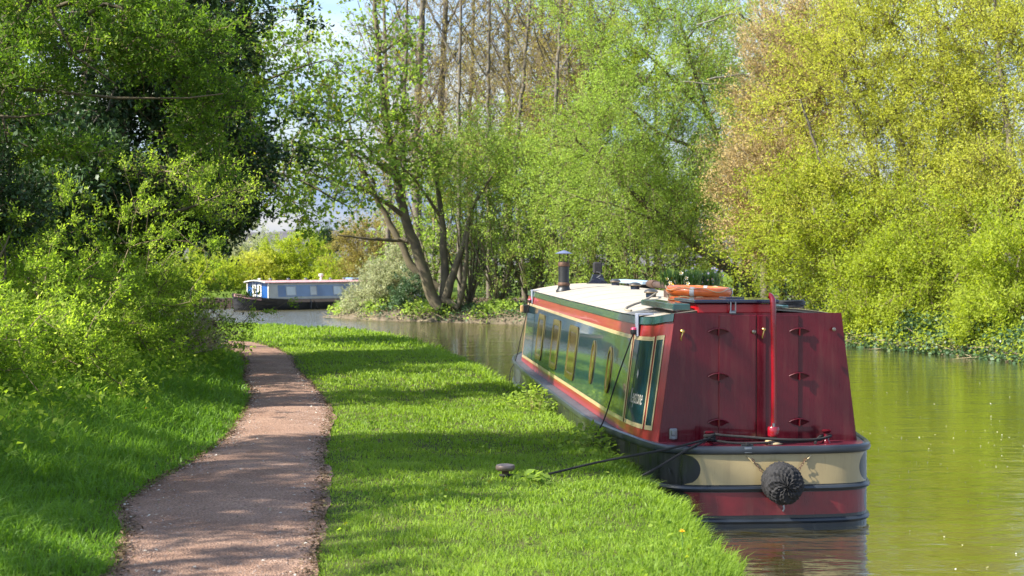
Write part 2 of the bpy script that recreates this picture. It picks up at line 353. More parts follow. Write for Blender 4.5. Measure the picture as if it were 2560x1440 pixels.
def water_mat():
    m = bpy.data.materials.new('canal_water'); n, l, b = nodes_of(m)
    c = n.new('ShaderNodeTexCoord')
    def w(sc, s, d):
        mpn = n.new('ShaderNodeMapping'); mpn.inputs['Scale'].default_value = sc; l.new(c.outputs['Object'], mpn.inputs[0])
        t = n.new('ShaderNodeTexNoise'); t.inputs['Scale'].default_value = s; t.inputs['Detail'].default_value = d; l.new(mpn.outputs[0], t.inputs['Vector']); return t
    a, e = w((1, 2.4, 1), 2.6, 3), w((1, 2.2, 1), .5, 2)
    ad = n.new('ShaderNodeMath'); ad.operation = 'MULTIPLY_ADD'; ad.inputs[1].default_value = 2.0; l.new(e.outputs[0], ad.inputs[0]); l.new(a.outputs[0], ad.inputs[2])
    bp = n.new('ShaderNodeBump'); bp.inputs['Strength'].default_value = 1.; bp.inputs['Distance'].default_value = .012
    l.new(ad.outputs[0], bp.inputs['Height']); n.remove(b)
    sp = n.new('ShaderNodeSeparateXYZ'); wd = n.new('ShaderNodeMapRange'); wd.inputs['From Min'].default_value = 46; wd.inputs['From Max'].default_value = 64      # the open reach beyond the bend is ruffled by wind
    wd.inputs['To Min'].default_value = .011; wd.inputs['To Max'].default_value = .16
    l.new(c.outputs['Object'], sp.inputs[0]); l.new(sp.outputs['Y'], wd.inputs[0]); l.new(wd.outputs[0], bp.inputs['Distance'])
    df = n.new('ShaderNodeBsdfDiffuse'); df.inputs[0].default_value = (.078, .066, .020, 1)
    gs = n.new('ShaderNodeBsdfGlossy'); gs.inputs['Roughness'].default_value = .05; gs.inputs['Color'].default_value = (.95, .95, .93, 1)
    fr = n.new('ShaderNodeFresnel'); fr.inputs[0].default_value = 1.5
    mr = n.new('ShaderNodeMapRange'); mr.inputs['From Min'].default_value = .0; mr.inputs['From Max'].default_value = .44; mr.inputs['To Min'].default_value = .02; mr.inputs['To Max'].default_value = .93
    ms = n.new('ShaderNodeMixShader')
    for q in (df, gs, fr): l.new(bp.outputs[0], q.inputs['Normal'])
    l.new(fr.outputs[0], mr.inputs[0]); l.new(mr.outputs[0], ms.inputs[0]); l.new(df.outputs[0], ms.inputs[1]); l.new(gs.outputs[0], ms.inputs[2])
    l.new(ms.outputs[0], n['Material Output'].inputs[0])
    return m
w_ = MB().add([(-400, -60, 0), (400, -60, 0), (400, 140, 0), (-400, 140, 0)], [(0, 1, 2, 3)]).build('water', water_mat()); w_['kind'] = 'structure'
g = MB().add([(-3000, -1500, -1.6), (3000, -1500, -1.6), (3000, 4000, -1.6), (-3000, 4000, -1.6)], [(0, 1, 2, 3)]).build('ground', SOILB); g['kind'] = 'structure'

SHORE = np.array([(24, -20), (15, 5), (13.2, 22), (12.6, 30), (12.0, 36.1), (11.5, 38.4), (10.5, 40.2), (9.5, 43), (7.6, 46.2), (5, 50.5), (2.5, 54.5), (.45, 57.3), (-2.8, 59.8), (-5.1, 61.2), (-6.6, 62.8), (-7.6, 64.8), (-7.4, 67)], float)
def shore():
    s = np.concatenate([[0], np.cumsum(np.hypot(*np.diff(SHORE, axis=0).T))]); t = np.arange(0, s[-1], .4)
    P = np.stack([np.interp(t, s, SHORE[:, 0]), np.interp(t, s, SHORE[:, 1])], 1)
    P[:, 0] += .22 * noise2(t, t * 0, .9, 2)
    w = np.array([-.5, 0, .12, .4, .9, 1.6, 2.6, 4, 6, 9, 14, 25, 60, 160]); z = np.array([-.8, -.03, .12, .30, .42, .55, .62, .68, .72, .75, .8, .9, 1., 1.])
    X = P[:, 0][:, None] + w * .95; Y = P[:, 1][:, None] + w * np.where(w > 14, .05, .28)
    Z = z + np.where(w > .05, .10, 0) * noise2(X, Y, 1.1, 7)
    V = np.stack([X, Y, Z], -1).reshape(-1, 3); n = len(w)
    i, j = np.meshgrid(np.arange(len(t) - 1), np.arange(n - 1), indexing='ij'); a = (i * n + j).ravel()
    obj('far_bank_ground', mesh_np('far_bank_ground', V, np.stack([a, a + 1, a + n + 1, a + n], 1), mats=[SOILB], smooth=True), kind='structure')
    return P
SHP = shore()
def far_land():
    xs = np.linspace(-400, 400, 60); ys = np.array([86, 86.6, 88, 92, 100, 130, 200, 400, 900, 3500]); z = np.array([-.8, .25, .5, .7, .9, 1, 1, 1, 1, 1])
    X, Y = np.meshgrid(xs, ys, indexing='ij'); X = X * np.where(Y > 300, 6, 1); Z = np.broadcast_to(z, X.shape)
    V = np.stack([X, Y + .3 * noise2(X, Y, .3), Z], -1).reshape(-1, 3); n = len(ys)
    i, j = np.meshgrid(np.arange(59), np.arange(n - 1), indexing='ij'); a = (i * n + j).ravel()
    obj('meadow_ground', mesh_np('meadow_ground', V, np.stack([a, a + n, a + n + 1, a + 1], 1), mats=[M('meadow', (.08, .12, .02), .95, var=.3, scale=.3, spec=.03)], smooth=True), kind='structure')
    xs = np.linspace(-420, 300, 90); ys = np.linspace(560, 900, 20)
    X, Y = np.meshgrid(xs, ys, indexing='ij')
    Z = 1 + np.clip((Y - 560) / 120, 0, 1) * (19 + 4 * np.sin(X / 70) + 1.4 * noise2(X, Y, .05) + .8 * noise2(X, Y, .4, 3))
    V = np.stack([X, Y, Z], -1).reshape(-1, 3); n = 20
    i, j = np.meshgrid(np.arange(89), np.arange(19), indexing='ij'); a = (i * n + j).ravel()
    obj('hill', mesh_np('hill', V, np.stack([a, a + n, a + n + 1, a + 1], 1), mats=[M('hazed_wood_hill', (.075, .07, .078), .95, scale=.2, base2=(.125, .115, .125), spec=.1)], smooth=True), kind='structure')  # bare woods; the grey-mauve base colour carries the distance haze
far_land()

# ------------------------------------------------------------------ trees: a skeleton grown to points in the crown, tapered limbs, twigs and leaves
def nrm(a): return a / np.maximum(np.linalg.norm(a, axis=-1, keepdims=True), 1e-9)

def grow(roots, pts, bf=.35):
    P, par, fix = [], [], []
    for path_, r0, r1 in roots:
        path_ = np.asarray(path_, float); n = max(6, int(np.sum(np.linalg.norm(np.diff(path_, axis=0), axis=1)) / .35))
        s = np.concatenate([[0], np.cumsum(np.linalg.norm(np.diff(path_, axis=0), axis=1))]); t = np.linspace(0, s[-1], n)
        q = np.stack([np.interp(t, s, path_[:, k]) for k in range(3)], 1)
        for _ in range(2): q[1:-1] = (q[:-2] + 2 * q[1:-1] + q[2:]) / 4
        q[1:-1] += RNG.normal(0, .02, (n - 2, 3))
        for i in range(n):
            if i: pi = len(P) - 1
            else:          # a limb that starts on an earlier stem is joined to it
                dd = [np.linalg.norm(q[0] - k) for k in P]; pi = int(np.argmin(dd)) if dd and min(dd) < .9 else -1
            par.append(pi); P.append(q[i]); fix.append(r0 + (r1 - r0) * (i / (n - 1)) ** .8)
    nb = len(P); m = len(pts); P = np.concatenate([np.array(P), pts]) if m else np.array(P)
    par = np.concatenate([np.array(par, int), np.full(m, -1)]); fix = np.concatenate([np.array(fix), np.zeros(m)])
    plen = np.zeros(nb + m)
    for i in range(nb):
        if par[i] >= 0: plen[i] = plen[par[i]] + np.linalg.norm(P[i] - P[par[i]])
    zb = P[:nb, 2].min(); ok = np.arange(nb)[P[:nb, 2] > zb + .25 * (P[:nb, 2].max() - zb)]
    d = np.linalg.norm(pts[:, None] - P[None, ok], axis=2)
    c = d + bf * plen[ok][None] * .3
    bp = ok[np.argmin(c, 1)]; bc = c.min(1); todo = np.ones(m, bool); order = list(range(nb))
    for _ in range(m):
        i = int(np.argmin(np.where(todo, bc, 1e9))); g_ = nb + i; todo[i] = False; par[g_] = bp[i]; order.append(g_)
        plen[g_] = plen[bp[i]] + np.linalg.norm(P[g_] - P[bp[i]])
        nc = np.linalg.norm(pts - P[g_], axis=1) + bf * plen[g_] * .3
        u = todo & (nc < bc); bc[u] = nc[u]; bp[u] = g_
    return P, par, fix, order, nb

def limbs(P, par, rad, sel, sides):
    """rings at the nodes, joined along each limb; side limbs start with a ring of their own inside the parent"""
    n = len(P); kids = np.full(n, -1); best = np.zeros(n)
    for i in range(n):
        p = par[i]
        if p >= 0 and rad[i] > best[p]: best[p] = rad[i]; kids[p] = i
    has = par >= 0
    tin = np.zeros((n, 3)); tin[has] = P[has] - P[par[has]]; tin = nrm(tin)
    tout = np.where((kids >= 0)[:, None], P[kids] - P, tin); tout = nrm(tout)
    tin = np.where(has[:, None], tin, tout); tan = nrm(tin + tout + 1e-6)
    ref = np.array([.31, .77, .55])
    def ring(c, t, r):
        a = nrm(np.cross(t, ref)); b = np.cross(t, a); th = np.arange(sides) * 2 * np.pi / sides
        return c[:, None] + r[:, None, None] * (np.cos(th)[None, :, None] * a[:, None] + np.sin(th)[None, :, None] * b[:, None])
    ch = np.where(has & sel)[0]; pa = par[ch]; main = kids[pa] == ch
    V1 = ring(P, tan, rad).reshape(-1, 3)
    sc_ = ch[~main]; V2 = ring(P[par[sc_]], nrm(P[sc_] - P[par[sc_]]), np.minimum(rad[sc_] * 1.25, rad[par[sc_]])).reshape(-1, 3)
    start = np.empty(len(ch), int); start[main] = pa[main] * sides; start[~main] = n * sides + np.arange(len(sc_)) * sides
    end = ch * sides; j = np.arange(sides); j2 = (j + 1) % sides
    Q = np.stack([start[:, None] + j, start[:, None] + j2, end[:, None] + j2, end[:, None] + j], -1).reshape(-1, 4)
    V = np.concatenate([V1, V2]); used = np.unique(Q); mp_ = np.full(len(V), -1); mp_[used] = np.arange(len(used))
    return V[used], mp_[Q]

def leaf_tris(B, D, size, upb=.4, wid=.55):
    n = len(B); D = nrm(D); s = size * RNG.uniform(.6, 1.25, n)[:, None]
    up = nrm(RNG.normal(0, 1, (n, 3)) + np.array([0, 0, upb * 2])); S = nrm(np.cross(D, up))
    return np.stack([B + S * s * wid * .5, B - S * s * wid * .5, B + D * s], 1).reshape(-1, 3), np.arange(n * 3).reshape(-1, 3)

def leaf_quads(B, D, size, upb=.4, wid=.55):
    """one folded four-cornered blade per base point B, pointing along D"""
    n = len(B); D = nrm(D); s = size * RNG.uniform(.6, 1.25, n)[:, None]
    up = nrm(RNG.normal(0, 1, (n, 3)) + np.array([0, 0, upb * 2]))
    S = nrm(np.cross(D, up)); U = np.cross(S, D)
    V = np.stack([B, B + D * s * .5 + S * s * wid * .5 + U * s * .1, B + D * s, B + D * s * .5 - S * s * wid * .5 + U * s * .1], 1).reshape(-1, 3)
    return V, np.arange(n * 4).reshape(-1, 4)

def tri_twigs(A, Bp, r, flat=False):
    n = len(A); t = nrm(Bp - A); a = nrm(np.cross(t, [.31, .77, .55])); b = np.cross(t, a); r = np.broadcast_to(r, (n,))[:, None]
    if flat: return np.concatenate([A + a * r, A - a * r, Bp], 1).reshape(-1, 3), np.arange(n * 3).reshape(-1, 3)
    V = np.concatenate([A + a * r, A - a * .5 * r + b * .87 * r, A - a * .5 * r - b * .87 * r, Bp], 1).reshape(-1, 3); k = np.arange(n)[:, None] * 4
    T = (k[:, :, None] + np.array([[0, 1, 3], [1, 2, 3], [2, 0, 3]])[None]).reshape(-1, 3)
    return V, T

def in_ell(e, n, shell=.5, clump=0):
    c = np.array(e[:3]); r = np.array(e[3:6]); d = nrm(RNG.normal(0, 1, (n, 3))); u = RNG.uniform(0, 1, n)[:, None] ** (shell * 2 / 3)
    f = 1.0
    for k in range(5):
        w = RNG.normal(0, 2.2, 3); f = f + .17 * np.sin(d @ w + RNG.uniform(0, 6.28))
    f = f * np.where(RNG.uniform(0, 1, n) < .14, 1.28, 1.0)
    return c + d * u * r * f[:, None]

def tree(name, label, cat, base, roots, ells, leaf, bark, twigm, tw=(5, .35), nl=6, size=.06, out_=1., bias=(0, 0, .2), rl=.006, ex=2.25, thr=.018, tsides=7, group=None, zmin=.3, bf=.35, shell=.5, upb=.4, twr=.003, wid=.55, part_leaf='crown', jit=.04, tintclump=.5, tri=False):
    root = thing(name, label, cat, base, 0, group); base = np.array(base, float)
    pts = np.concatenate([in_ell(e, e[6], shell) for e in ells]); cen = np.concatenate([np.repeat(np.array(e[:3])[None], e[6], 0) for e in ells])
    k = pts[:, 2] > zmin; pts, cen = pts[k], cen[k]
    P, par, fix, order, nb = grow(roots, pts, bf)
    # bend long limbs
    dl = np.where(par >= 0, np.linalg.norm(P - P[par], axis=1), 0); lg = np.where((dl > .45) & (np.arange(len(P)) >= nb))[0]
    mid = (P[lg] + P[par[lg]]) / 2 + RNG.normal(0, .07, (len(lg), 3)) * dl[lg][:, None] + np.array([0, 0, .05]) * dl[lg][:, None]
    n0 = len(P); P = np.concatenate([P, mid]); newpar = par.copy(); newpar[lg] = n0 + np.arange(len(lg)); par2 = np.concatenate([newpar, par[lg]])
    cnt = np.zeros(len(P)); own = np.zeros(len(P)); own[nb:n0] = 1; cnt += own
    for i in reversed(order):
        if par2[i] >= n0: cnt[par2[i]] = cnt[i]
        if par[i] >= 0: cnt[par[i]] += cnt[i]
    rad = rl * np.maximum(cnt, .6) ** (1 / ex); f2 = np.concatenate([fix, np.zeros(len(lg))])
    rad = np.where(f2 > 0, f2, rad)
    rad = np.where((par2 >= 0) & (f2 == 0), np.minimum(rad, rad[np.maximum(par2, 0)] * .85), rad)
    thick = rad > thr
    V, Q = limbs(P, par2, rad, thick, tsides)
    obj('trunk', mesh_np('trunk', V - base, Q, mats=[bark], smooth=True), root)
    V, Q = limbs(P, par2, rad, ~thick, 3)
    # twigs and leaves
    tips = np.arange(nb, n0); nt_, tl = tw
    A = np.repeat(P[tips], nt_, 0); C = np.repeat(cen, nt_, 0)
    D = nrm(nrm(A - C) * out_ + RNG.normal(0, .55, A.shape) + np.array(bias)); Ln = tl * RNG.uniform(.5, 1.3, len(A))[:, None]; E = A + D * Ln
    TV, TT = tri_twigs(A, E, twr, base[1] > 36)
    n1 = len(V); VV = np.concatenate([V, TV]) - base
    obj('branches', mesh_np('branches', VV, Q, TT + n1, mats=[twigm]), root, kind='stuff')
    if nl:
        B = np.repeat(A, nl, 0); DD = np.repeat(D, nl, 0); LL = np.repeat(Ln, nl, 0); t = RNG.uniform(.15, 1.02, (len(B), 1))
        B = B + DD * LL * t + RNG.normal(0, jit, B.shape)
        LD = DD * .6 + RNG.normal(0, .7, B.shape) + np.array([0, 0, .15])
        far = (base[1] > 36 or tri) and wid < .7
        lv, lq = (leaf_tris if far else leaf_quads)(B, LD, size, upb, wid)
        ck = np.repeat(RNG.uniform(0, 1, len(tips)), nt_ * nl); tint = np.clip(tintclump * ck + (1 - tintclump) * RNG.uniform(0, 1, len(ck)) + RNG.normal(0, .12, len(ck)), 0, 1)
        obj(part_leaf, mesh_np(part_leaf, lv - base, None if far else lq, lq if far else None, mats=[LEAF[leaf]], tint=np.repeat(tint, 3 if far else 4)), root, kind='stuff')
    return root
def at(px, py, Y): return ((px - 1280) / 3840 * Y, Y, EYE - (py - 655) / 3840 * Y)     # a bearing and a height sighted at distance Y
def el(px, py, Y, rx, rz, ry, n):
    return (*at(px, py, Y), rx / 3840 * Y, ry, rz / 3840 * Y, n)
def bp(px, Y, z=.6): return ((px - 1280) / 3840 * Y, Y, z)

# --- far bank, right: goat willows coming into yellow leaf
FAR = dict(jit=.08, twr=.007)
b = bp(2270, 47)
tree('willow_tree', 'tall yellow-leaved willow filling the upper right behind the open water', 'tree', b,
     [([b, at(2230, 640, 47), at(2170, 350, 47), at(2080, 90, 47)], .22, .04), ([b, at(2330, 560, 47), at(2360, 250, 48), at(2330, -60, 48)], .2, .04), ([b, at(2200, 620, 46), at(2060, 430, 45.5), at(2000, 250, 45.5)], .13, .03), ([at(2240, 640, 47), at(2320, 480, 46), at(2240, 330, 45.5)], .09, .03)],
     [el(2150, 250, 47, 210, 320, 1.8, 420), el(2340, 80, 48, 250, 260, 1.9, 380), el(2200, 500, 45.6, 240, 150, 1.4, 240), el(2380, 350, 46.5, 190, 190, 1.3, 200)],
     'willow', MT['bark'], MT['twig'], tw=(6, .95), nl=17, size=.076, bias=(-.55, -.15, .5), **FAR)
b = bp(2560, 45)
tree('willow_tree', 'yellow-green willow at the right edge of the view, taller than the round bush below it', 'tree', b,
     [([b, at(2540, 500, 45), at(2500, 200, 45), at(2480, -40, 45)], .2, .04), ([b, at(2590, 300, 45)], .15, .05), ([at(2545, 560, 45), at(2440, 330, 44.5)], .08, .02)],
     [el(2510, 170, 45, 180, 330, 1.7, 420), el(2530, 500, 43.4, 170, 140, 1.2, 200)],
     'willow', MT['bark'], MT['twig'], tw=(6, .9), nl=17, size=.076, bias=(-.5, -.15, .5), **FAR)
b = bp(2520, 39.6, .5)
tree('sallow_bush', 'rounded bright green bush hanging over the water at the right edge', 'bush', b,
     [([b, at(2500, 720, 39.8), at(2470, 620, 39.8)], .08, .02), ([b, at(2540, 700, 39.8), at(2560, 560, 39.8)], .08, .02)],
     [el(2530, 680, 39.8, 120, 150, 1.0, 300), el(2490, 800, 38.9, 90, 55, .7, 130)], 'olive', MT['bark'], MT['twig'], tw=(6, .5), nl=13, size=.085, zmin=.12, bias=(-.2, 0, .1), jit=.05, twr=.005)
b = bp(2110, 46.5)
tree('sallow_tree', 'pale leaning trunk with loose olive foliage right behind the red cabin end', 'tree', b,
     [([b, at(2120, 760, 46.5), at(2085, 690, 46.5), at(2040, 520, 46.5), at(2010, 420, 46)], .24, .05), ([at(2090, 700, 46.5), at(2180, 600, 46), at(2260, 520, 45.5)], .1, .03)],
     [el(2040, 540, 46.5, 190, 170, 1.3, 260), el(2180, 620, 45, 170, 120, 1.2, 200), el(1980, 650, 47, 100, 100, 1., 90)],
     'olive', MT['barkpale'], MT['twigmoss'], tw=(6, .8), nl=11, size=.085, bias=(-.5, -.1, .3), **FAR)
b = bp(2330, 43)
tree('sallow_bush', 'tangled bush with mossy low limbs above the ivy on the water edge', 'bush', b,
     [([b, at(2260, 700, 43), at(2160, 690, 42.5)], .08, .03), ([b, at(2340, 690, 43), at(2200, 770, 42)], .08, .03), ([b, at(2420, 640, 43), at(2440, 560, 43)], .08, .03)],
     [el(2330, 640, 43, 190, 120, 1.2, 220), el(2200, 700, 43.5, 130, 80, 1.0, 120), el(2330, 790, 42, 150, 50, .7, 110)], 'olive', MT['barkmoss'], MT['twigmoss'], tw=(6, .6), nl=12, size=.085, zmin=.2, **FAR)
b = bp(2190, 43.6)
tree('sallow_bush', 'low scrubby bush between the red cabin end and the ivy, near the waterline', 'bush', b,
     [([b, at(2180, 760, 43.6)], .05, .02), ([b, at(2230, 780, 43.4)], .05, .02)], [el(2180, 790, 43.4, 90, 55, .8, 130)], 'olive', MT['barkmoss'], MT['twigpale'], tw=(6, .6), nl=12, size=.085, zmin=.15, **FAR)
b = bp(1915, 53)
tree('catkin_tree', 'pinkish brown budding tree between the light green tree and the yellow willow', 'tree', b,
     [([b, at(1905, 560, 53), at(1920, 300, 53), at(1950, 60, 53)], .17, .04), ([at(1910, 620, 53), at(1850, 480, 52), at(1850, 380, 52)], .08, .03)],
     [el(1985, 290, 50, 130, 280, 1.0, 480), el(1930, 490, 48.5, 120, 160, 1.0, 300), el(2040, 120, 50.5, 90, 150, 1.0, 150)],
     'catkin', MT['bark'], MT['twigpale'], tw=(10, .95), nl=8, size=.072, bias=(-.5, 0, .7), twr=.009, jit=.06)
# --- far bank, middle: the light green trees behind the boat
b = bp(1900, 56)
tree('alder_tree', 'large fresh green tree with drooping limbs above the boat roof', 'tree', b,
     [([b, at(1860, 690, 56), at(1790, 655, 56), at(1690, 575, 55), at(1560, 470, 54), at(1440, 350, 54)], .26, .04),
      ([at(1870, 700, 56), at(1850, 500, 56), at(1760, 260, 56), at(1690, 30, 56)], .2, .04), ([at(1780, 300, 56), at(1600, 120, 55)], .1, .03), ([at(1690, 575, 55), at(1570, 520, 53.5), at(1440, 490, 53)], .08, .02), ([at(1800, 400, 56), at(1640, 330, 54), at(1500, 210, 54)], .09, .03)],
     [el(1640, 190, 55, 220, 250, 1.8, 430), el(1510, 380, 53.5, 140, 160, 1.4, 220), el(1790, 280, 56, 150, 250, 1.4, 250), el(1680, 510, 54.3, 200, 110, 1.2, 190), el(1560, 0, 56, 220, 120, 1.4, 130)],
     'alder', MT['barkmoss'], MT['twig'], tw=(6, .95), nl=17, size=.074, bias=(-.35, -.1, -.05), **FAR)
b = bp(1960, 60)
tree('birch_tree', 'tree with bare whitish branches poking out above the fresh green crown', 'tree', b,
     [([b, at(1930, 400, 60), at(1925, 120, 59), at(1890, -60, 58)], .14, .06), ([at(1920, 210, 58), at(1850, 185, 54), at(1770, 200, 53)], .06, .03), ([at(1925, 90, 58), at(1840, 30, 54), at(1740, 65, 53)], .06, .025), ([at(1915, 240, 57), at(1800, 210, 53.5), at(1700, 205, 53)], .05, .02)],
     [el(1900, 120, 58, 120, 180, 1.3, 110)], 'alder', MT['barkpale'], MT['twigpale'], tw=(5, .9), nl=5, size=.10, **FAR)
HZ = [(1175, 61, 480, 80, 'hazel nearest the sycamore stems'), (1250, 60, 560, 80, 'second hazel right of the sycamore, rooted near the bank path'), (1330, 60.5, 520, 90, 'hazel left of the boat chimney'), (1410, 59, 590, 85, 'hazel directly behind the boat chimney'), (1500, 58.5, 600, 95, 'hazel behind the dark stand on the boat roof'), (1590, 58, 560, 95, 'hazel behind the gangplank on the boat roof'), (1680, 58, 620, 85, 'hazel behind the daffodil trough on the boat roof')]
for i, (px, Y, py, r, lb) in enumerate(HZ):
    b = bp(px, Y)
    rts = []
    for k in range(9):
        dx = RNG.uniform(-1, 1) * 110; rts.append(([b, at(px + dx * .35, 690, Y + RNG.uniform(-.8, .3)), at(px + dx, py + RNG.uniform(-60, 60), Y + RNG.uniform(-1.4, .6))], .05, .015))
    tree('hazel_bush', 'many-stemmed leafy ' + lb, 'bush', b, rts,
         [el(px, py - 60, Y, r * 1.2, 105, 1.4, 140), el(px + 20, py + 110, Y - .8, r, 45, .9, 22), el(px, py - 150, Y + 1, r * 1.3, 80, 1.2, 20 if px < 1380 else 80)], 'alder', MT['barkmoss'], MT['twigmoss'], tw=(6, .8), nl=9, size=.09, group='hazels of the thicket', bias=(0, -.1, .3), **FAR)
# growth further back in the wood
UG = [(1085, 70, 560, 100, 150, 200, 'alder', 'green understorey tree seen between the sycamore stems'), (1010, 86, 470, 90, 150, 190, 'bud', 'brown twiggy tree closing the gap behind the leaning sycamore stems'), (1180, 70, 480, 80, 190, 150, 'bud', 'brown twiggy tree just right of the sycamore stems'),
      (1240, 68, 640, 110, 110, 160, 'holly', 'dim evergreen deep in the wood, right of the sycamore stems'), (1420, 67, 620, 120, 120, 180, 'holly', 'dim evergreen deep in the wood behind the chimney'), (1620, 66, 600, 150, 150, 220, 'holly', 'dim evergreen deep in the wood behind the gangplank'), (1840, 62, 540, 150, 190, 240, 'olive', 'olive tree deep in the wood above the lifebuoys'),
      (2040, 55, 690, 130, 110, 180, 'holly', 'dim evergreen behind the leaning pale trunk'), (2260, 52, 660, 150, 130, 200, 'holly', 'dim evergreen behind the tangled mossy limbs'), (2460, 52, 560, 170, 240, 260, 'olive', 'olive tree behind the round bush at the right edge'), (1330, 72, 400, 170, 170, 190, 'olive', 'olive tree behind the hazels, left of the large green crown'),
      (1960, 64, 120, 170, 240, 260, 'bud', 'brown budding tree rising behind the whitish branches'), (2250, 60, 120, 300, 250, 330, 'olive', 'olive tree showing through the gaps of the yellow willow'), (1640, 68, 140, 280, 260, 330, 'olive', 'olive tree showing through the large green crown'), (1440, 76, 140, 160, 220, 230, 'bud', 'brown budding tree left of the large green crown')]
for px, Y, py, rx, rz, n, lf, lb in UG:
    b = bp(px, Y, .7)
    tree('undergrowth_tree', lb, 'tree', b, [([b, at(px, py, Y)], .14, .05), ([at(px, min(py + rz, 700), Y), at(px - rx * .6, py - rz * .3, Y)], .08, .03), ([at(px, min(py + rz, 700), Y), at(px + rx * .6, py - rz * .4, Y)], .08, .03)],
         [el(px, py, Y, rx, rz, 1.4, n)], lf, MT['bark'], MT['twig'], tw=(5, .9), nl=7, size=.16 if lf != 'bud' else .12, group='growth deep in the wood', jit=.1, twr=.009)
# --- the many-stemmed sycamore on the point
b = bp(1100, 60.3, .55)
S0 = at(1098, 760, 60.3)
tree('sycamore_tree', 'sycamore with several stout leaning stems rising from one base on the far bank', 'tree', b,
     [([b, at(1085, 770, 60.3), at(1062, 680, 60.2), at(1012, 545, 60), at(988, 430, 60), at(962, 290, 59.5), at(940, 60, 59.5), at(930, -60, 59.5)], .26, .07),
      ([at(1110, 775, 60.4), at(1112, 690, 60.5), at(1106, 560, 60.5), at(1085, 400, 60.8)], .23, .07),
      ([at(1115, 750, 60.2), at(1130, 690, 60.1), at(1160, 610, 60), at(1178, 520, 60), at(1230, 440, 59.7)], .19, .05),
      ([at(1145, 770, 60), at(1165, 690, 59.8), at(1170, 560, 59.8)], .13, .06),
      ([at(1095, 720, 62), at(1040, 680, 62), at(1000, 610, 62), at(950, 510, 62), at(895, 410, 61.5), at(840, 340, 61)], .20, .06),
      ([at(1004, 600, 60.8), at(930, 600, 60), at(845, 588, 59.5)], .09, .03), ([at(1010, 540, 60), at(930, 480, 59), at(800, 440, 58), at(700, 420, 57.5)], .11, .03),
      ([at(985, 440, 60), at(900, 380, 59), at(780, 330, 58)], .1, .03), ([at(1100, 540, 60.5), at(1060, 480, 60), at(1020, 430, 59)], .08, .03)],
     [el(900, 300, 58.5, 210, 150, 1.8, 170), el(800, 440, 58, 150, 70, 1.4, 70), el(960, 150, 59.5, 120, 170, 1.6, 70), el(1040, 400, 59, 70, 60, 1.2, 45), el(750, 180, 58, 140, 140, 1.5, 60)],
     'syc', MT['barkmoss'], MT['twig'], tw=(6, .8), nl=3, size=.165, bias=(-.3, 0, .1), wid=.8, rl=.012, twr=.008, thr=.022, jit=.12)
# --- tall bare trees behind
BT = [(1050, 78, .30, 140, 'stout bare trunk against the sky, first right of the sycamore foliage'), (1108, 79, .27, 140, 'straight bare trunk against the sky, just right of the stoutest one'), (965, 84, .17, 110, 'thin bare trunk half hidden by the sycamore foliage'), (1180, 82, .15, 140, 'slender budding trunk between the two bare trunks and the brown tops'),
      (1268, 76, .24, 170, 'tall trunk with brown buds above the middle of the thicket'), (1350, 74, .20, 170, 'tall brown-budded tree above the chimney'), (1420, 70, .17, 150, 'forked brown-budded tree touching the large green crown'), (1480, 72, .18, 130, 'tall budding trunk almost hidden behind the large green crown'),
      (1015, 70, .13, 50, 'thin bare pole of a tree close left of the stoutest bare trunk'), (1150, 66, .12, 45, 'thin bare pole of a tree between the sycamore stems and the hazels'), (1222, 66, .13, 50, 'thin bare pole of a tree rising above the second hazel'), (1312, 65, .14, 50, 'thin bare pole of a tree rising left of the chimney'), (1395, 64, .13, 45, 'thin bare pole of a tree rising behind the chimney')]
for px, Y, r, n, lb in BT:
    b = bp(px, Y, .8); lean = RNG.uniform(-15, 15) * (3.2 if n < 60 else 1); rts = [([b, at(px + lean, 420, Y), at(px, 150, Y), at(px - lean, -120, Y)], r, r * .45)]
    for k in range(4 if n < 60 else 9):
        py = RNG.uniform(60, 480); s_ = RNG.choice([-1, 1]); rts.append(([at(px + lean * py / 420, py, Y), at(px + s_ * 35, py - 55, Y + RNG.uniform(-.5, .5)), at(px + s_ * RNG.uniform(60, 95), py - RNG.uniform(110, 190), Y + RNG.uniform(-1, 1))], r * .28, .02))
    tree('bare_tree', lb, 'tree', b, rts,
         [el(px, 60, Y, 85, 230, 1.8, n), el(px + 10, 300, Y, 90, 170, 1.8, n)], 'bud', MT['bark'], MT['twig'], tw=(5, 1.1), nl=(2 if n < 60 else 3 if px < 1150 else 6), size=.11, bias=(0, 0, .8), rl=.008, twr=.009, group='tall bare trees')
# --- the point: blossom, holly
b = bp(950, 64, .5)
tree('blackthorn_bush', 'pale blossoming thorn bush at the water edge beside the distant boat', 'bush', b, [([b, at(930, 720, 64)], .05, .02), ([b, at(970, 690, 64)], .05, .02), ([b, at(900, 740, 64)], .05, .02)],
     [el(958, 715, 64, 66, 68, 1.1, 260), el(995, 690, 64.5, 40, 60, .9, 90), el(915, 755, 63.6, 45, 30, .8, 90)], 'greygreen', MT['bark'], MT['twigpale'], tw=(6, .45), nl=10, size=.085, zmin=.2)
b = bp(1015, 62, .5)
tree('holly_bush', 'dark glossy holly bush left of the sycamore base', 'bush', b, [([b, at(1010, 730, 62)], .05, .02)], [el(1020, 735, 62, 50, 45, .8, 150)], 'ivy', MT['bark'], MT['twig'], tw=(5, .25), nl=8, size=.09, zmin=.2)
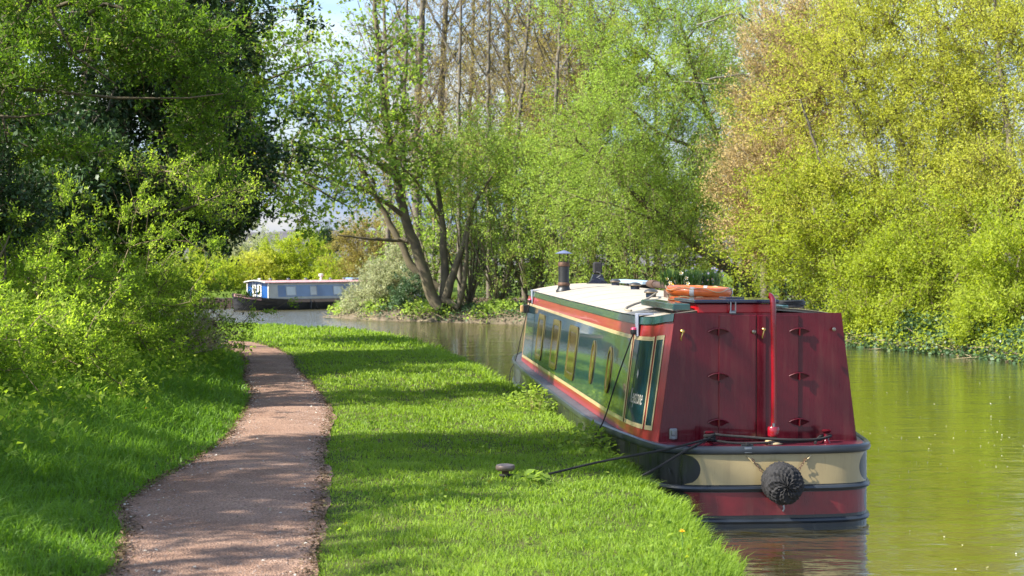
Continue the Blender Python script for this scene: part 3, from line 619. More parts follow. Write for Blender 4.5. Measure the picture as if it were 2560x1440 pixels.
# --- far meadow edge
for px, Y, py, rx, rz, n, lf, sz, lb in [(545, 93, 690, 60, 42, 150, 'olive', .13, 'low yellowish willow at the far edge, left of the blue cabin front'), (640, 97, 672, 60, 34, 150, 'willow', .13, 'yellow-green willow scrub straight behind the blue cabin front'),
                                   (745, 98, 645, 75, 48, 220, 'olive', .13, 'domed bright green willow rising behind the distant boat'), (850, 96, 682, 55, 26, 130, 'olive', .13, 'low yellow willow behind the stern of the distant boat'),
                                   (600, 108, 625, 75, 42, 150, 'greygreen', .14, 'grey-green tree farthest left across the water'), (920, 90, 610, 85, 60, 200, 'bud', .1, 'brown twiggy scrub tree behind the blossoming thorn'),
                                   (810, 125, 606, 26, 22, 90, 'holly', .16, 'small dark evergreen under the hill'), (480, 96, 640, 60, 70, 150, 'olive', .13, 'green scrub seen past the end of the hedge'), (1000, 92, 650, 70, 60, 150, 'bud', .1, 'brown scrub behind the leaning sycamore stems')]:
    b = bp(px, Y, .7)
    tree('willow_scrub' if lf in ('willow', 'olive') else 'scrub_tree', lb, 'tree', b, [([b, at(px, py, Y)], .08, .03), ([b, at(px - rx * .4, py, Y)], .06, .02), ([b, at(px + rx * .4, py, Y)], .06, .02)],
         [el(px, py, Y, rx, rz, 1.7, n), el(px, min(py + rz, 735), Y - .8, rx, rz * .6, 1.3, n // 2)], lf, MT['bark'], MT['twig'], tw=(6, .7), nl=12, size=sz, bias=(0, 0, .5), twr=.007)

# --- towpath side: hawthorn hedge
HW = [(-6.5, 12.5, 1.35, 1.6, 1.35), (-6.3, 15.2, 1.6, 1.6, 1.45), (-6.45, 18.3, 2.0, 1.7, 1.6), (-6.65, 21.6, 2.35, 1.7, 1.6), (-6.95, 25.0, 2.2, 1.7, 1.55), (-7.75, 28.4, 1.9, 1.7, 1.5), (-9.0, 31.6, 1.8, 1.6, 1.4)]
HWL = ['hawthorn bush nearest the viewer in the hedge', 'second hawthorn of the hedge along the path', 'hawthorn in the middle of the hedge, opposite the wide path', 'hawthorn of the hedge under the dark evergreen', 'hawthorn behind the dry bramble stems', 'last full hawthorn before the path bends', 'hawthorn at the far end of the hedge by the path bend']
for (x, y, h, rx, ry), lb in zip(HW, HWL):
    b = (x, y, .8); rts = [([b, (x + RNG.uniform(-.3, .3), y + RNG.uniform(-.3, .3), 1.4), (x + RNG.uniform(-.9, 1.), y + RNG.uniform(-.9, .9), h + .5)], .05, .015) for k in range(5)]
    tree('hawthorn_bush', lb, 'bush', b, rts, [(x, y, .8 + h * .45, rx, ry, h * .5, 560), (x + .5, y - .4, 1.3, rx * .75, ry * .9, .55, 160)], 'haw', MT['bark'], MT['twig'], tw=(6, .28), nl=16, tri=True, tintclump=.7, size=.045, zmin=.75, group='hawthorns of the towpath hedge', rl=.0035, twr=.002, jit=.02, bias=(.1, 0, .3))
# dark evergreens over the hedge
b = (-9.2, 27, .9)
tree('holly_tree', 'big dark evergreen towering over the hedge at upper left', 'tree', b, [([b, (-9.0, 27, 4), (-8.6, 27, 9.5)], .3, .1), ([(-9, 27, 3), (-7.5, 26, 5)], .12, .05)],
     [el(230, 170, 27, 300, 260, 2.0, 560), el(140, 430, 25, 230, 160, 1.5, 380), el(450, 330, 28, 190, 210, 1.4, 420), el(330, -60, 27, 350, 150, 2.0, 220), el(520, 90, 29, 130, 150, 1.3, 170), el(330, 540, 26.5, 190, 90, 1.0, 240), el(60, 570, 22, 150, 120, 1.0, 220), el(200, 480, 24, 150, 120, 1.0, 180)], 'holly', MT['bark'], MT['twig'], tw=(5, .4), nl=9, size=.105, zmin=2.2)
b = (-8.7, 34, .9)
tree('holly_tree', 'smaller drooping dark evergreen at the end of the hedge', 'tree', b, [([b, (-8.0, 34, 3), at(560, 380, 34)], .18, .06)],
     [el(560, 500, 34, 105, 105, 1.3, 340), el(520, 380, 34, 110, 110, 1.3, 200), el(610, 230, 36, 40, 140, .9, 120)], 'holly', MT['bark'], MT['twig'], tw=(5, .4), nl=9, size=.105, zmin=1.5, bias=(.1, 0, -.3))
b = (-8.6, 17, .9)
tree('ivy_clad_tree', 'dark ivy-clad tree at the left edge above the hedge', 'tree', b, [([b, (-8.4, 17, 4), (-8, 17, 7)], .22, .1)],
     [el(-40, 520, 18.5, 130, 120, .8, 220), el(-180, 300, 18.5, 170, 200, .9, 160)], 'holly', MT['bark'], MT['twig'], tw=(5, .28), nl=9, size=.065, zmin=1.6)
# light spring sprays in front of the dark
b = (-8.0, 19.5, .9)
tree('field_maple', 'light green spring boughs reaching over the dark evergreen at upper left', 'tree', b,
     [([b, (-7.6, 19.5, 3.4), at(60, 60, 19.5), at(120, -160, 19.5)], .16, .05), ([at(-60, 210, 19), at(170, 235, 19), at(400, 255, 19.3), at(560, 235, 19.6)], .035, .008), ([at(110, -20, 19), at(170, 130, 19), at(290, 210, 19.2)], .03, .008), ([at(-40, 290, 18.5), at(120, 300, 18.7), at(170, 260, 19)], .025, .008)],
     [el(130, 30, 19.3, 270, 110, 1.0, 190), el(420, 110, 19.8, 210, 130, 1.0, 140), el(530, 310, 20.5, 90, 90, .8, 75), el(60, 200, 18.8, 130, 70, .8, 80), el(130, 375, 18.8, 130, 16, .6, 30)],
     'canopy', MT['barkmoss'], MT['twig'], tw=(6, .32), nl=11, tri=True, size=.058, zmin=2, rl=.0035, twr=.0025, bias=(.3, -.1, .1), jit=.03)
b = (-8.3, 24, .9)
tree('thorn_tree', 'thin-leaved tan-twigged tree leaning over the far end of the hedge', 'tree', b,
     [([b, at(250, 560, 24), at(420, 440, 24), at(560, 330, 24.5)], .08, .02), ([at(300, 540, 24), at(440, 540, 24), at(570, 480, 24.3)], .05, .012)],
     [el(440, 430, 24, 120, 30, .9, 40), el(510, 510, 24.5, 110, 60, .9, 50), el(320, 540, 24, 110, 35, .8, 40)], 'haw', MT['barkmoss'], MT['twig'], tw=(6, .3), nl=9, tri=True, size=.05, zmin=2, rl=.004, bias=(.2, 0, .2))
b = (-9.5, 31, .9)
tree('sycamore_tree', 'sycamore reaching long leafy boughs from the left over the bend of the path', 'tree', b,
     [([b, (-8.8, 31, 5), at(300, -100, 31)], .25, .1), ([(-8.9, 31, 4.6), at(450, 440, 31), at(640, 415, 31), at(760, 450, 31), at(880, 520, 31)], .1, .012), ([(-8.8, 31, 5.5), at(500, 300, 31), at(680, 190, 31), at(820, 150, 31)], .09, .012), ([(-8.7, 31, 6.2), at(560, 120, 31), at(700, 40, 31)], .08, .012), ([at(640, 415, 31), at(750, 520, 31), at(790, 560, 31)], .03, .01)],
     [el(680, 180, 31, 190, 180, 1.4, 120), el(700, 400, 31, 150, 110, 1.1, 60), el(740, 540, 31, 60, 40, .6, 20), el(520, 60, 31, 150, 100, 1.2, 60), el(900, 400, 31.5, 110, 120, 1., 36)],
     'syc', MT['barkmoss'], MT['twig'], tw=(6, .45), nl=4, size=.092, zmin=2, wid=.8, rl=.0055, twr=.004, thr=.014, jit=.06, bias=(.3, 0, 0))
# trees further back along the towpath, mostly out of view, whose shade falls across the grass
SH = [(-9.9, 10.9, 10.6, 2.2, 420, 'tree of the towpath row whose shade crosses the grass by the stern'), (-9.3, 8.9, 7.4, 1.6, 260, 'lower tree of the towpath row shading the near verge'), (-8.8, 6.6, 7.2, 1.1, 60, 'thin-crowned tree of the towpath row nearest the viewer')]
for x, y, h, r, n, lb in SH:
    b = (x, y, .9)
    tree('ash_tree', lb, 'tree', b, [([b, (x, y, h * .5), (x + .3, y, h)], .2, .06)], [(x, y, h * .88, r, r * .8, h * .17, n)], 'haw', MT['bark'], MT['twig'], tw=(6, .5), nl=8, size=.13, group='towpath trees beyond the view', zmin=2)

# ------------------------------------------------------------------ the near narrowboat (local frame: y forward from the stern bulkhead, x to starboard)
TH = R(5.0); CX, CY = 2.2465, 14.03
def wpos(x, y, z): return (CX + x * math.cos(TH) - y * math.sin(TH), CY + x * math.sin(TH) + y * math.cos(TH), z)
boat = tag(thing('narrowboat', '', 'boat', wpos(0, 0, 0), TH), 'dark green and maroon narrowboat moored stern-on against the grass bank', 'narrowboat')
HALF = [(0, -.50), (.30, -.50), (.55, -.485), (.74, -.45), (.87, -.37), (.945, -.26), (.985, -.10), (1.03, .15), (1.09, .55), (1.15, 1.0), (1.22, 1.6), (1.26, 2.3), (1.265, 4), (1.265, 10.6), (1.22, 11.6), (1.06, 12.5), (.76, 13.3), (.36, 13.9), (.0, 14.1)]
def dense(p, step=.06):
    p = np.array(p, float)
    for _ in range(3):
        q = np.empty((len(p) * 2 - 2, 2)); q[0::2] = .75 * p[:-1] + .25 * p[1:]; q[1::2] = .25 * p[:-1] + .75 * p[1:]; p = np.concatenate([[p[0] * [0, 1]], q, [p[-1]]])
    return p
hp = dense(HALF); hp[0] = (0, -.5)
OUT = np.concatenate([hp, (hp * [-1, 1])[::-1][1:-1]])            # closed outline
def sheer(y): return .714 + .10 * max(0, (y - 6) / 8) ** 2
def onrm():
    t = np.roll(OUT, -1, 0) - np.roll(OUT, 1, 0); t /= np.linalg.norm(t, axis=1)[:, None]; return np.stack([t[:, 1], -t[:, 0]], 1)
ON = onrm()
m = MB(); K = len(OUT)
for z in (-.5, .0, .25, .5, None):
    for (x, y) in OUT: m.v.append((x, y, (sheer(y) - .02) if z is None else z))
for r in range(4):
    for i in range(K): m.f.append((r * K + i, r * K + (i + 1) % K, (r + 1) * K + (i + 1) % K, (r + 1) * K + i)); m.m.append(0)
m.build('hull', MT['hull'], boat, True)
def strake(name, z, r, mat, off=0.0, flat=1.0):
    mb = MB(); n = 8; vs = []
    for i in range(K):
        zz = z + (sheer(OUT[i][1]) - .714)
        for j in range(n):
            a = 2 * math.pi * j / n; d = off + r * math.cos(a); vs.append((OUT[i][0] + ON[i][0] * d, OUT[i][1] + ON[i][1] * d, zz + r * flat * math.sin(a)))
    mb.add(vs, [(i * n + j, ((i + 1) % K) * n + j, ((i + 1) % K) * n + (j + 1) % n, i * n + (j + 1) % n) for i in range(K) for j in range(n)])
    return mb.build(name, mat, boat, True)
strake('gunwale_rail', .690, .030, MT['rail'], .006, 1.25); strake('rubbing_strake', .352, .026, MT['rail'], .004); strake('rubbing_strake', .062, .024, MT['rail'], .004)
# painted bands on the counter with hollowed ends
ks = [i for i in range(K) if OUT[i][1] < 2.4]
stern = sorted(ks, key=lambda i: (OUT[i][0] >= 0, OUT[i][1] if OUT[i][0] >= 0 else -OUT[i][1]))
SP = np.array([OUT[i] for i in stern]); SN = np.array([ON[i] for i in stern]); SA = np.concatenate([[0], np.cumsum(np.linalg.norm(np.diff(SP, axis=0), axis=1))]); SA -= np.interp(0, SP[:, 0], SA) if False else SA[np.argmin(np.abs(SP[:, 0]) + (SP[:, 1] > 0) * 9)]
def counter(u, z, off):
    return (np.interp(u, SA, SP[:, 0]) + off * np.interp(u, SA, SN[:, 0]), np.interp(u, SA, SP[:, 1]) + off * np.interp(u, SA, SN[:, 1]), z)
def band(name, z0, z1, uL, uR, bl, mat):
    def fn(u, v):
        z = z0 + (z1 - z0) * v; k = math.sqrt(max(0, 1 - (2 * v - 1) ** 2)); a, b = uL + bl * k, uR - bl * k
        return counter(a + (b - a) * u, z, .004)
    MB().grid(fn, lin(0, 1, 60), lin(0, 1, 14)).build(name, mat, boat, True, fixn=True)
band('cream_band', .385, .655, -.78, .99, .15, MT['bandcream']); band('red_band', .115, .318, -.78, .99, .07, MT['bandred'])
# decks
dk = MB(); ins = [(OUT[i][0] - ON[i][0] * .01, OUT[i][1] - ON[i][1] * .01, sheer(OUT[i][1]) - .004) for i in range(K)]
hh = len(hp)
for i in range(hh - 1):
    a, b_ = ins[i], ins[i + 1]
    dk.add([a, b_, (-b_[0], b_[1], b_[2]), (-a[0], a[1], a[2])], [(0, 1, 2, 3)])
dk.build('side_deck', MT['gunwale'], boat)
sd = MB(); w_ = [i for i in range(hh) if hp[i][1] < .30]
for i in w_[:-1]:
    a = (hp[i][0] - ON[i][0] * .035, hp[i][1] - ON[i][1] * .035); c = (hp[i + 1][0] - ON[i + 1][0] * .035, hp[i + 1][1] - ON[i + 1][1] * .035)
    sd.add([(a[0], a[1], .7155), (c[0], c[1], .7155), (-c[0], c[1], .7155), (-a[0], a[1], .7155)], [(0, 1, 2, 3)])
sd.build('stern_deck', MT['deckred'], boat)

# cabin sides
BY = [-.02, .05, .12, .25, .5, .9, 1.5, 2, 11.2]; BB = [.90, .975, 1.012, 1.05, 1.085, 1.11, 1.13, 1.135, 1.135]
BR = [.90, .908, .922, .955, 1.015, 1.075, 1.12, 1.135, 1.135]
def hbw(s, y): return float(np.interp(y, BY, BB if s < 0 else BR))
TY = [0, .12, .25, .6, 2, 6, 11.2]; TZ = [1.875, 1.855, 1.835, 1.82, 1.825, 1.845, 1.88]
def side(s, y, t, off=0.):
    b_ = hbw(s, y) + off; tau = .13 + .03 * min(1, max(1 - y, 0))
    # pull the offset aft where the side turns in
    dy = 0
    if y < .3 and s < 0: dy = -off * (1 - y / .3) * .8
    return (s * (b_ - tau * t), y + dy, .714 + t * (float(np.interp(y, TY, TZ)) - .714))
YS = [0, .02, .05, .08, .12, .18, .25, .35, .5, .7, .9, 1.2, 1.6, 2, 3, 4, 5, 6, 7, 8, 9, 10, 10.6, 11.1]
def patch(s, y0, y1, t0, t1, off, nt=4, tfun=None):
    ys = sorted({y0, y1} | {y for y in YS if y0 < y < y1})
    mb = MB(); mb.grid(lambda y, v: side(s, y, t0 + (t1 - t0) * v, off), ys, lin(0, 1, nt)); return mb
def solid_patch(s, y0, y1, t0, t1, o0, o1):
    ys = sorted({y0, y1} | {y for y in YS if y0 < y < y1}); mb = MB()
    ring = [(t0, o0), (t0, o1), (t1, o1), (t1, o0)]
    vs = [side(s, y, t, o) for y in ys for t, o in ring]; n = len(ys)
    fs = [(i * 4 + j, i * 4 + (j + 1) % 4, i * 4 + 4 + (j + 1) % 4, i * 4 + 4 + j) for i in range(n - 1) for j in range(4)] + [(0, 1, 2, 3), (4 * n - 1, 4 * n - 2, 4 * n - 3, 4 * n - 4)]
    return mb.add(vs, fs)
def coach_frame(s, y0, y1, t0, t1, w, off):
    """cream lining round a panel"""
    mb = MB(); wy = w
    for a in (patch(s, y0, y1, t1 - .034, t1, off, 2), patch(s, y0, y1, t0, t0 + .036, off, 2)): mb.add(a.v, a.f)
    for a in (patch(s, y0, y0 + wy, t0 + .036, t1 - .034, off, 3), patch(s, y1 - wy, y1, t0 + .036, t1 - .034, off, 3)): mb.add(a.v, a.f)
    return mb
PT = .842
PANELS = [(.055, .175, .016), (.205, .84, .022), (.88, 11.0, .05)]
for s in (-1, 1):
    cs = patch(s, 0, 11.1, 0, 1, 0, 8).build('cabin_side', MT['sidered'], boat, True, fixn=True)
    for y0, y1, w in PANELS:
        patch(s, y0, y1, .085, PT, .003, 6).build('side_panel', MT['green'], cs, True, fixn=True)
        coach_frame(s, y0, y1, .085, PT, w, .006).build('coach_line', MT['cream'], cs, True, fixn=True)
    solid_patch(s, 0.0, 11.1, .945, 1.005, -.03, .018).build('handrail', MT['teal'], boat, True, fixn=True)
LY, LT = 0, 0
def win_pts(s, yc, tc_, hy, hz, rc, off, n=6):
    pts = []
    for q, (sx, sz) in enumerate([(1, 1), (-1, 1), (-1, -1), (1, -1)]):
        for k in range(n):
            a = math.pi / 2 * (q + k / (n - 1)); u = sx * (hy - rc) + rc * math.cos(a); v = sz * (hz - rc) + rc * math.sin(a)
            pts.append(side(s, yc + u, tc_ + v / 1.12, off))
    return pts
def window(s, yc, tc_, hy, hz, rc, w, n=6):
    o = MB(); lo = [win_pts(s, yc, tc_, hy, hz, rc, .007, n), win_pts(s, yc, tc_, hy, hz, rc, .015, n), win_pts(s, yc, tc_, hy - w * .5, hz - w * .5, rc * .8, .019, n), win_pts(s, yc, tc_, hy - w, hz - w, rc * .7, .016, n), win_pts(s, yc, tc_, hy - w, hz - w, rc * .7, .008, n)]
    k = len(lo[0]); vs = [p for r in lo for p in r]; o.add(vs, [(r * k + i, r * k + (i + 1) % k, (r + 1) * k + (i + 1) % k, (r + 1) * k + i) for r in range(4) for i in range(k)])
    f = o.build('porthole' if abs(hy - hz) < .01 else 'window', MT['brass'], boat, True, fixn=True)
    pp = win_pts(s, yc, tc_, hy - w * .9, hz - w * .9, rc * .7, .010, n)
    MB().add(pp, [tuple(range(len(pp)))]).build('pane', MT['pane'], f, fixn=True)
for s in (-1, 1):
    for yc, hy in ((8.7, .40), (6.8, .40), (5.0, .42)): window(s, yc, .465, hy, .325, .09, .078)
    for yc in (3.15, 1.95): window(s, yc, .468, .135, .245, .134, .045, 8)
def flat_text(name, body, size, mapper, mat, parent, shear=.35, thick=0.):
    cu = bpy.data.curves.new(name, 'FONT'); cu.body = body; cu.size = size; cu.shear = shear; cu.align_x = 'CENTER'; cu.align_y = 'CENTER'
    o = bpy.data.objects.new(name, cu); COL.objects.link(o); bpy.context.view_layer.update()
    me = bpy.data.meshes.new_from_object(o.evaluated_get(bpy.context.evaluated_depsgraph_get())); bpy.data.objects.remove(o)
    for v in me.vertices: v.co = mapper(v.co.x, v.co.y)
    me.materials.clear(); me.materials.append(mat); me.update()
    return obj(name, me, parent)
flat_text('name_lettering', 'Keystone', .17, lambda x, y: side(-1, .50 - x * .62, .33 + y / .95, .008), MT['letter'], boat)
MB().add([side(-1, .53 + a, .52 + b_, .008) for a, b_ in ((0, .05), (.03, 0), (0, -.04), (-.03, 0))], [(0, 1, 2, 3)]).build('name_ornament', MT['letter'], boat)

# roof in panels
def roofz(y, f): return float(np.interp(y, TY, TZ)) + .012 + .115 * (1 - f * f) * min(1, .55 + y * .08)
def roofp(y, f, dz=0.):
    b_ = hbw(f, y) - (.13 + .03 * min(1, max(1 - y, 0))) - .012
    return (f * b_, y, roofz(y, f) + dz)
ry = [0.06] + [1.15 * k for k in range(1, 10)] + [11.1]
for i in range(len(ry) - 1):
    y0, y1 = ry[i] + .022, ry[i + 1] - .022
    mb = MB(); F = lin(-1, 1, 13)
    mb.grid(lambda y, f: roofp(y, f), lin(y0, y1, 6), F)
    mb.add([roofp(y, f, d) for y in (y0, y1) for d in (-.03, 0) for f in F], [(r * 26 + j, r * 26 + j + 1, r * 26 + 13 + j + 1, r * 26 + 13 + j) for r in (0, 1) for j in range(12)])
    mb.build('roof_panel', MT['roof'], boat, True, fixn=True)
MB().grid(lambda y, f: roofp(y, f, -.008), lin(.05, 11.1, 20), lin(-1, 1, 13)).build('roof_seam_base', M('seam', (.16, .13, .09), .8), boat, True, fixn=True)
# bulkheads
def bulk(y, name, mat, t1=1.0, th=.02):
    b0 = float(np.interp(0, BY, BB)) if y < .5 else 1.135; tp = b0 - .15
    z1 = 1.885 if y < .5 else 1.9
    vs = [(-b0, y, .712), (b0, y, .712), (tp, y, z1), (-tp, y, z1)]; v2 = [(a, y + th, c) for a, _, c in vs]
    return MB().add(vs + v2, [(0, 1, 2, 3), (7, 6, 5, 4), (0, 4, 5, 1), (1, 5, 6, 2), (2, 6, 7, 3), (3, 7, 4, 0)]).build(name, mat, boat, fixn=True)
sb = bulk(-.03, 'stern_bulkhead', MT['maroon']); bulk(11.1, 'bow_bulkhead', MT['green'])
for x0, x1 in ((-.372, -.024), (-.016, .372)):
    d = MB().box(((x0 + x1) / 2, -.036, 1.295), (x1 - x0 - .006, .014, 1.14), bev=.003).build('door', MT['maroon'], boat)
MB().box((.026, -.047, 1.295), (.075, .010, 1.13), bev=.002).build('door_astragal', MT['maroon'], boat)
hy_ = -.044
for hx in (-.375, .375):
    for hz in (1.715, 1.308, .888):
        h = MB(); arc = [(hx + .092 * math.sin(a), hy_ - .024 * math.cos(a * .9), hz + .028 * math.cos(a * 1.57) - .004) for a in lin(-1, 1, 11)]
        h.tube([(hx + .092 * a, hy_ - .020 * (1 - a * a) - .004, hz + .030 * (1 - a * a)) for a in lin(-1, 1, 11)], .0075, 6)
        vs = [(hx + .09 * a, hy_ - .018 * (1 - a * a), hz + .030 * (1 - a * a)) for a in lin(-1, 1, 9)] + [(hx + .09 * a, hy_ - .004, hz - .032 * (1 - a * a)) for a in lin(1, -1, 9)]
        h.add(vs, [tuple(range(18))])
        h.tube([(hx, hy_ - .024, hz + .034), (hx, hy_ - .024, hz - .036)], .009, 8)
        h.build('hinge', MT['maroon'], boat, True)
for x, z in ((-.705, 1.70), (.045, 1.715)):
    c = MB(); c.lathe([(.018, 0), (.022, .006), (.016, .014), (.008, .02)], (x, -.04, z + .02), 12, 'y')
    c.tube([(x, -.06, z + .015), (x - .012, -.066, z - .02), (x - .02, -.06, z - .055), (x - .008, -.058, z - .06)], .006, 6); c.build('brass_hook', MT['brass'], boat, True)
for x, z in ((-.055, 1.715), (.69, 1.735)):
    MB().lathe([(.012, 0), (.014, .012), (.020, .022), (.018, .034), (.006, .04)], (x, -.045, z), 12, 'y').build('door_knob', MT['bronze'], boat, True)
pl = MB().box((-.79, -.042, .79), (.075, .022, .10), bev=.006)
pl.box((-.79, -.058, .80), (.045, .012, .05), bev=.004).box((-.79, -.055, .75), (.03, .02, .02), bev=.003).build('shore_socket', MT['steel'], boat)
# hatch
ht = MB().box((-.19, .46, 1.925), (.72, .86, .085), bev=.006).build('hatch', MT['hatchred_sunlit'], boat)
MB().box((-.20, .45, 1.990), (.79, .96, .034), bev=.008).build('hatch_lid', MT['navy'], ht)
MB().box((-.10, .62, 2.012), (.175, .3, .014), bev=.003).build('hatch_stop', MT['navy'], ht)
for x in (-.675, .30):
    MB().box((x, 1.0, 1.935 if x < 0 else 1.92), (.17 if x < 0 else .06, 1.7, .062), bev=.008).build('hatch_runner', MT['teal'], boat)
la = MB(); la.tube([(-.285 + .045 + a, -.045, z) for a, z in ((-.022, 1.90), (-.022, 1.985), (.022, 1.985), (.022, 1.90))], .008, 6, closed=True); la.box((-.24, -.03, 1.895), (.06, .02, .03), bev=.004); la.build('hatch_latch', MT['steel'], ht, True)
# tiller
ti = MB(); base = (.075, -.29)
pts = [(base[0], base[1], .84), (base[0] + .002, base[1], 1.3), (base[0] - .004, base[1], 1.75), (base[0] - .008, base[1] + .002, 1.99)]
for a in lin(.1, 1, 6): pts.append((base[0] - .008 - .035 * (1 - math.cos(a * 1.6)), base[1] + .03 * math.sin(a * 1.3), 1.99 + .062 * math.sin(a * 1.6)))
ti.tube(pts, [.026] * 4 + [.026] * 6, 14); tl = ti.build('tiller', MT['brightred'], boat, True)
MB().lathe([(.052, 0), (.056, .01), (.056, .075), (.050, .085), (.03, .088)], (*base, .79), 20).build('rudder_boss', MT['brightred'], tl, True)
MB().lathe([(.085, 0), (.085, .012), (.07, .03), (.045, .036)], (*base, .722), 24).build('stern_gland', MT['cream'], tl, True)
MB().lathe([(.03, .0), (.03, .06)], (*base, .74), 14).build('rudder_stock', MT['rust'], tl, True)
MB().lathe([(.012, 0), (.012, .03), (.004, .034)], (base[0] - .01, base[1] - .03, .876), 10).build('pivot_bolt', MT['steel'], tl, True)
for x, y in ((-.50, -.25), (.585, -.20)):
    MB().lathe([(.05, 0), (.035, .012), (.024, .03), (.022, .085), (.04, .098), (.045, .112), (.03, .12)], (x, y, .715), 18).build('dolly', MT['maroon'], boat, True)
ha = MB().box((-.215, -.455, .725), (.075, .06, .02), bev=.004).box((-.215, -.525, .695), (.07, .012, .055), bev=.004).box((-.215, -.49, .733), (.11, .018, .022), mi=1, bev=.004); ha.box((-.215, -.50, .745), (.028, .02, .03), mi=1, bev=.004)
ha.build('deck_hasp', [MT['steel'], MT['blackmetal']], boat)
for sx in (-1, 1):
    px_ = .165 * sx
    MB().tube([(.065 + px_ * 1.75, -.508, .64), (.065 + px_ * 1.38, -.515, .58)], .007, 6).build('fender_eye', MT['cream'], boat)
MB().tube([(-.985 + .1, -.36, .50), (-.90, -.385, .52), (-.885, -.39, .47)], .01, 6).build('fairlead', MT['blackmetal'], boat)
# roof vents, navigation lamp, clips
for x, y in ((.18, 9.6), (.03, 6.9), (-.27, 4.0)):
    z = roofp(y, x / .97)[2]
    v = MB().lathe([(.062, -.01), (.062, .045), (.05, .05)], (x, y, z), 20).build('roof_vent', MT['navy'], boat, True)
    MB().lathe([(.055, .045), (.082, .05), (.085, .062), (.07, .082), (.04, .094), (.01, .098)], (x, y, z), 24).build('vent_cap', MT['bronze'], v, True)
nl_ = MB().box((-1.085, 10.75, 1.60), (.12, .14, .13), bev=.012).build('navigation_lamp', MT['blackmetal'], boat)
MB().box((-1.155, 10.74, 1.60), (.05, .11, .11), bev=.01).build('lamp_lens', MT['tanrope'], nl_)
for y in (.72, 10.3):
    c = MB(); xx = side(-1, y, .95, .026)[0]; zt_ = side(-1, y, 1)[2]
    c.box((xx, y, zt_ - .075), (.018, .13, .21), bev=.005).box((xx + .07, y, zt_ + .03), (.16, .13, .014), bev=.004)
    c.build('fender_clip', MT['greyplastic'], boat)
# --- things carried by the boat
def on_boat(name, label, cat, x, y, z, group=None): return thing(name, label, cat, wpos(x, y, z), TH, group)
zc = roofp(8.6, -.8)[2]
ch = on_boat('chimney', 'black stove chimney with copper band and conical rain cap on the boat roof', 'chimney', -.74, 8.6, zc)
MB().lathe([(.115, -.02), (.115, .02), (.09, .05), (.088, .07)], (0, 0, 0), 24).build('collar', MT['blackmetal'], ch, True)
MB().lathe([(.082, .06), (.086, .09), (.08, .12), (.079, .38), (.075, .44)], (0, 0, 0), 24).build('flue', MT['blackmetal'], ch, True)
MB().lathe([(.084, .37), (.086, .375), (.086, .425), (.083, .43)], (0, 0, 0), 24).build('copper_band', MT['rust'], ch, True)
MB().lathe([(.091, .09), (.093, .10), (.091, .13), (.086, .135)], (0, 0, 0), 24).build('copper_band', MT['rust'], ch, True)
MB().lathe([(.125, .555), (.128, .56), (.07, .585), (.012, .605)], (0, 0, 0), 24).build('rain_cap', MT['cap'], ch, True)
for a in (.4, 2.5, 4.6): MB().tube([(.07 * math.cos(a), .07 * math.sin(a), .43), (.075 * math.cos(a), .075 * math.sin(a), .57)], .005, 5).build('cap_strut', MT['blackmetal'], ch)
st = on_boat('pole_stand', 'dark blue flared stand topped by a black block near the bow end of the roof', 'stand', .06, 10.7, roofp(10.7, 0)[2])
MB().add([(x * w, y * .05, z) for z, w in ((0, .17), (.05, .11), (.15, .075)) for x, y in ((-1, -1), (1, -1), (1, 1), (-1, 1))], [(0, 1, 5, 4), (1, 2, 6, 5), (2, 3, 7, 6), (3, 0, 4, 7), (4, 5, 9, 8), (5, 6, 10, 9), (6, 7, 11, 10), (7, 4, 8, 11), (8, 9, 10, 11)]).build('stand_base', MT['navy'], st)
MB().box((0, 0, .25), (.14, .12, .19), bev=.02).build('block', MT['fender'], st)
MB().tube([(-.03, -.07, .19), (.03, -.075, .18), (.035, -.075, .13), (-.02, -.075, .10), (.03, -.075, .08)], .008, 6).build('hook', MT['steel'], st, True)
pk = on_boat('gangplank', 'pale blue gangplank lying along the roof on dark supports', 'gangplank', .52, 8.6, roofp(8.6, .53)[2])
MB().box((-.03, 1.2, .085), (.24, 2.6, .055), bev=.012, rz=.02).build('plank', MT['plank'], pk)
for y in (.25, 1.1): MB().box((-.02, y, .025), (.28, .05, .075), bev=.01).build('support', MT['blackmetal'], pk)
bp_ = on_boat('boat_pole', 'dark wooden boat pole with a rusty collar lying behind the gangplank', 'pole', .50, 6.6, roofp(6.6, .5)[2])
MB().tube([(0, -.6, .07), (0, 1.9, .085)], .045, 10).build('shaft', MT['wood'], bp_, True)
MB().tube([(0, 1.35, .085), (0, 1.7, .087)], .058, 10).build('collar', MT['rust'], bp_, True)
# lifebuoys
def buoy(z, label, rr, tilt):
    o = on_boat('lifebuoy', label, 'lifebuoy', -.20, 1.62, z, 'lifebuoys stacked on the roof'); o.rotation_euler = (tilt, R(2), TH)
    mb = MB(); n = 40
    mb.tube([(rr * math.cos(2 * math.pi * i / n), rr * math.sin(2 * math.pi * i / n), 0) for i in range(n)], .046, 12, closed=True); mb.build('ring', MT['orange'], o, True)
    for k in range(4):
        a = R(-115 + 90 * k); tp = MB().tube([(rr * math.cos(a + e), rr * math.sin(a + e), 0) for e in lin(-.07, .07, 5)], .0485, 12, cap=False); tp.build('tape', MT['tape'], o, True)
    gl = MB()
    for k in range(4):
        a0 = R(-115 + 90 * k); gl.tube([((rr + .04 + .02 * math.sin(math.pi * e)) * math.cos(a0 + e * math.pi / 2), (rr + .04 + .02 * math.sin(math.pi * e)) * math.sin(a0 + e * math.pi / 2), .024 + .02 * math.sin(3 * math.pi * e)) for e in lin(0, 1, 12)], .0045, 5)
    gl.build('grab_line', MT['cream'], o, True)
zb = roofz(1.6, .2)
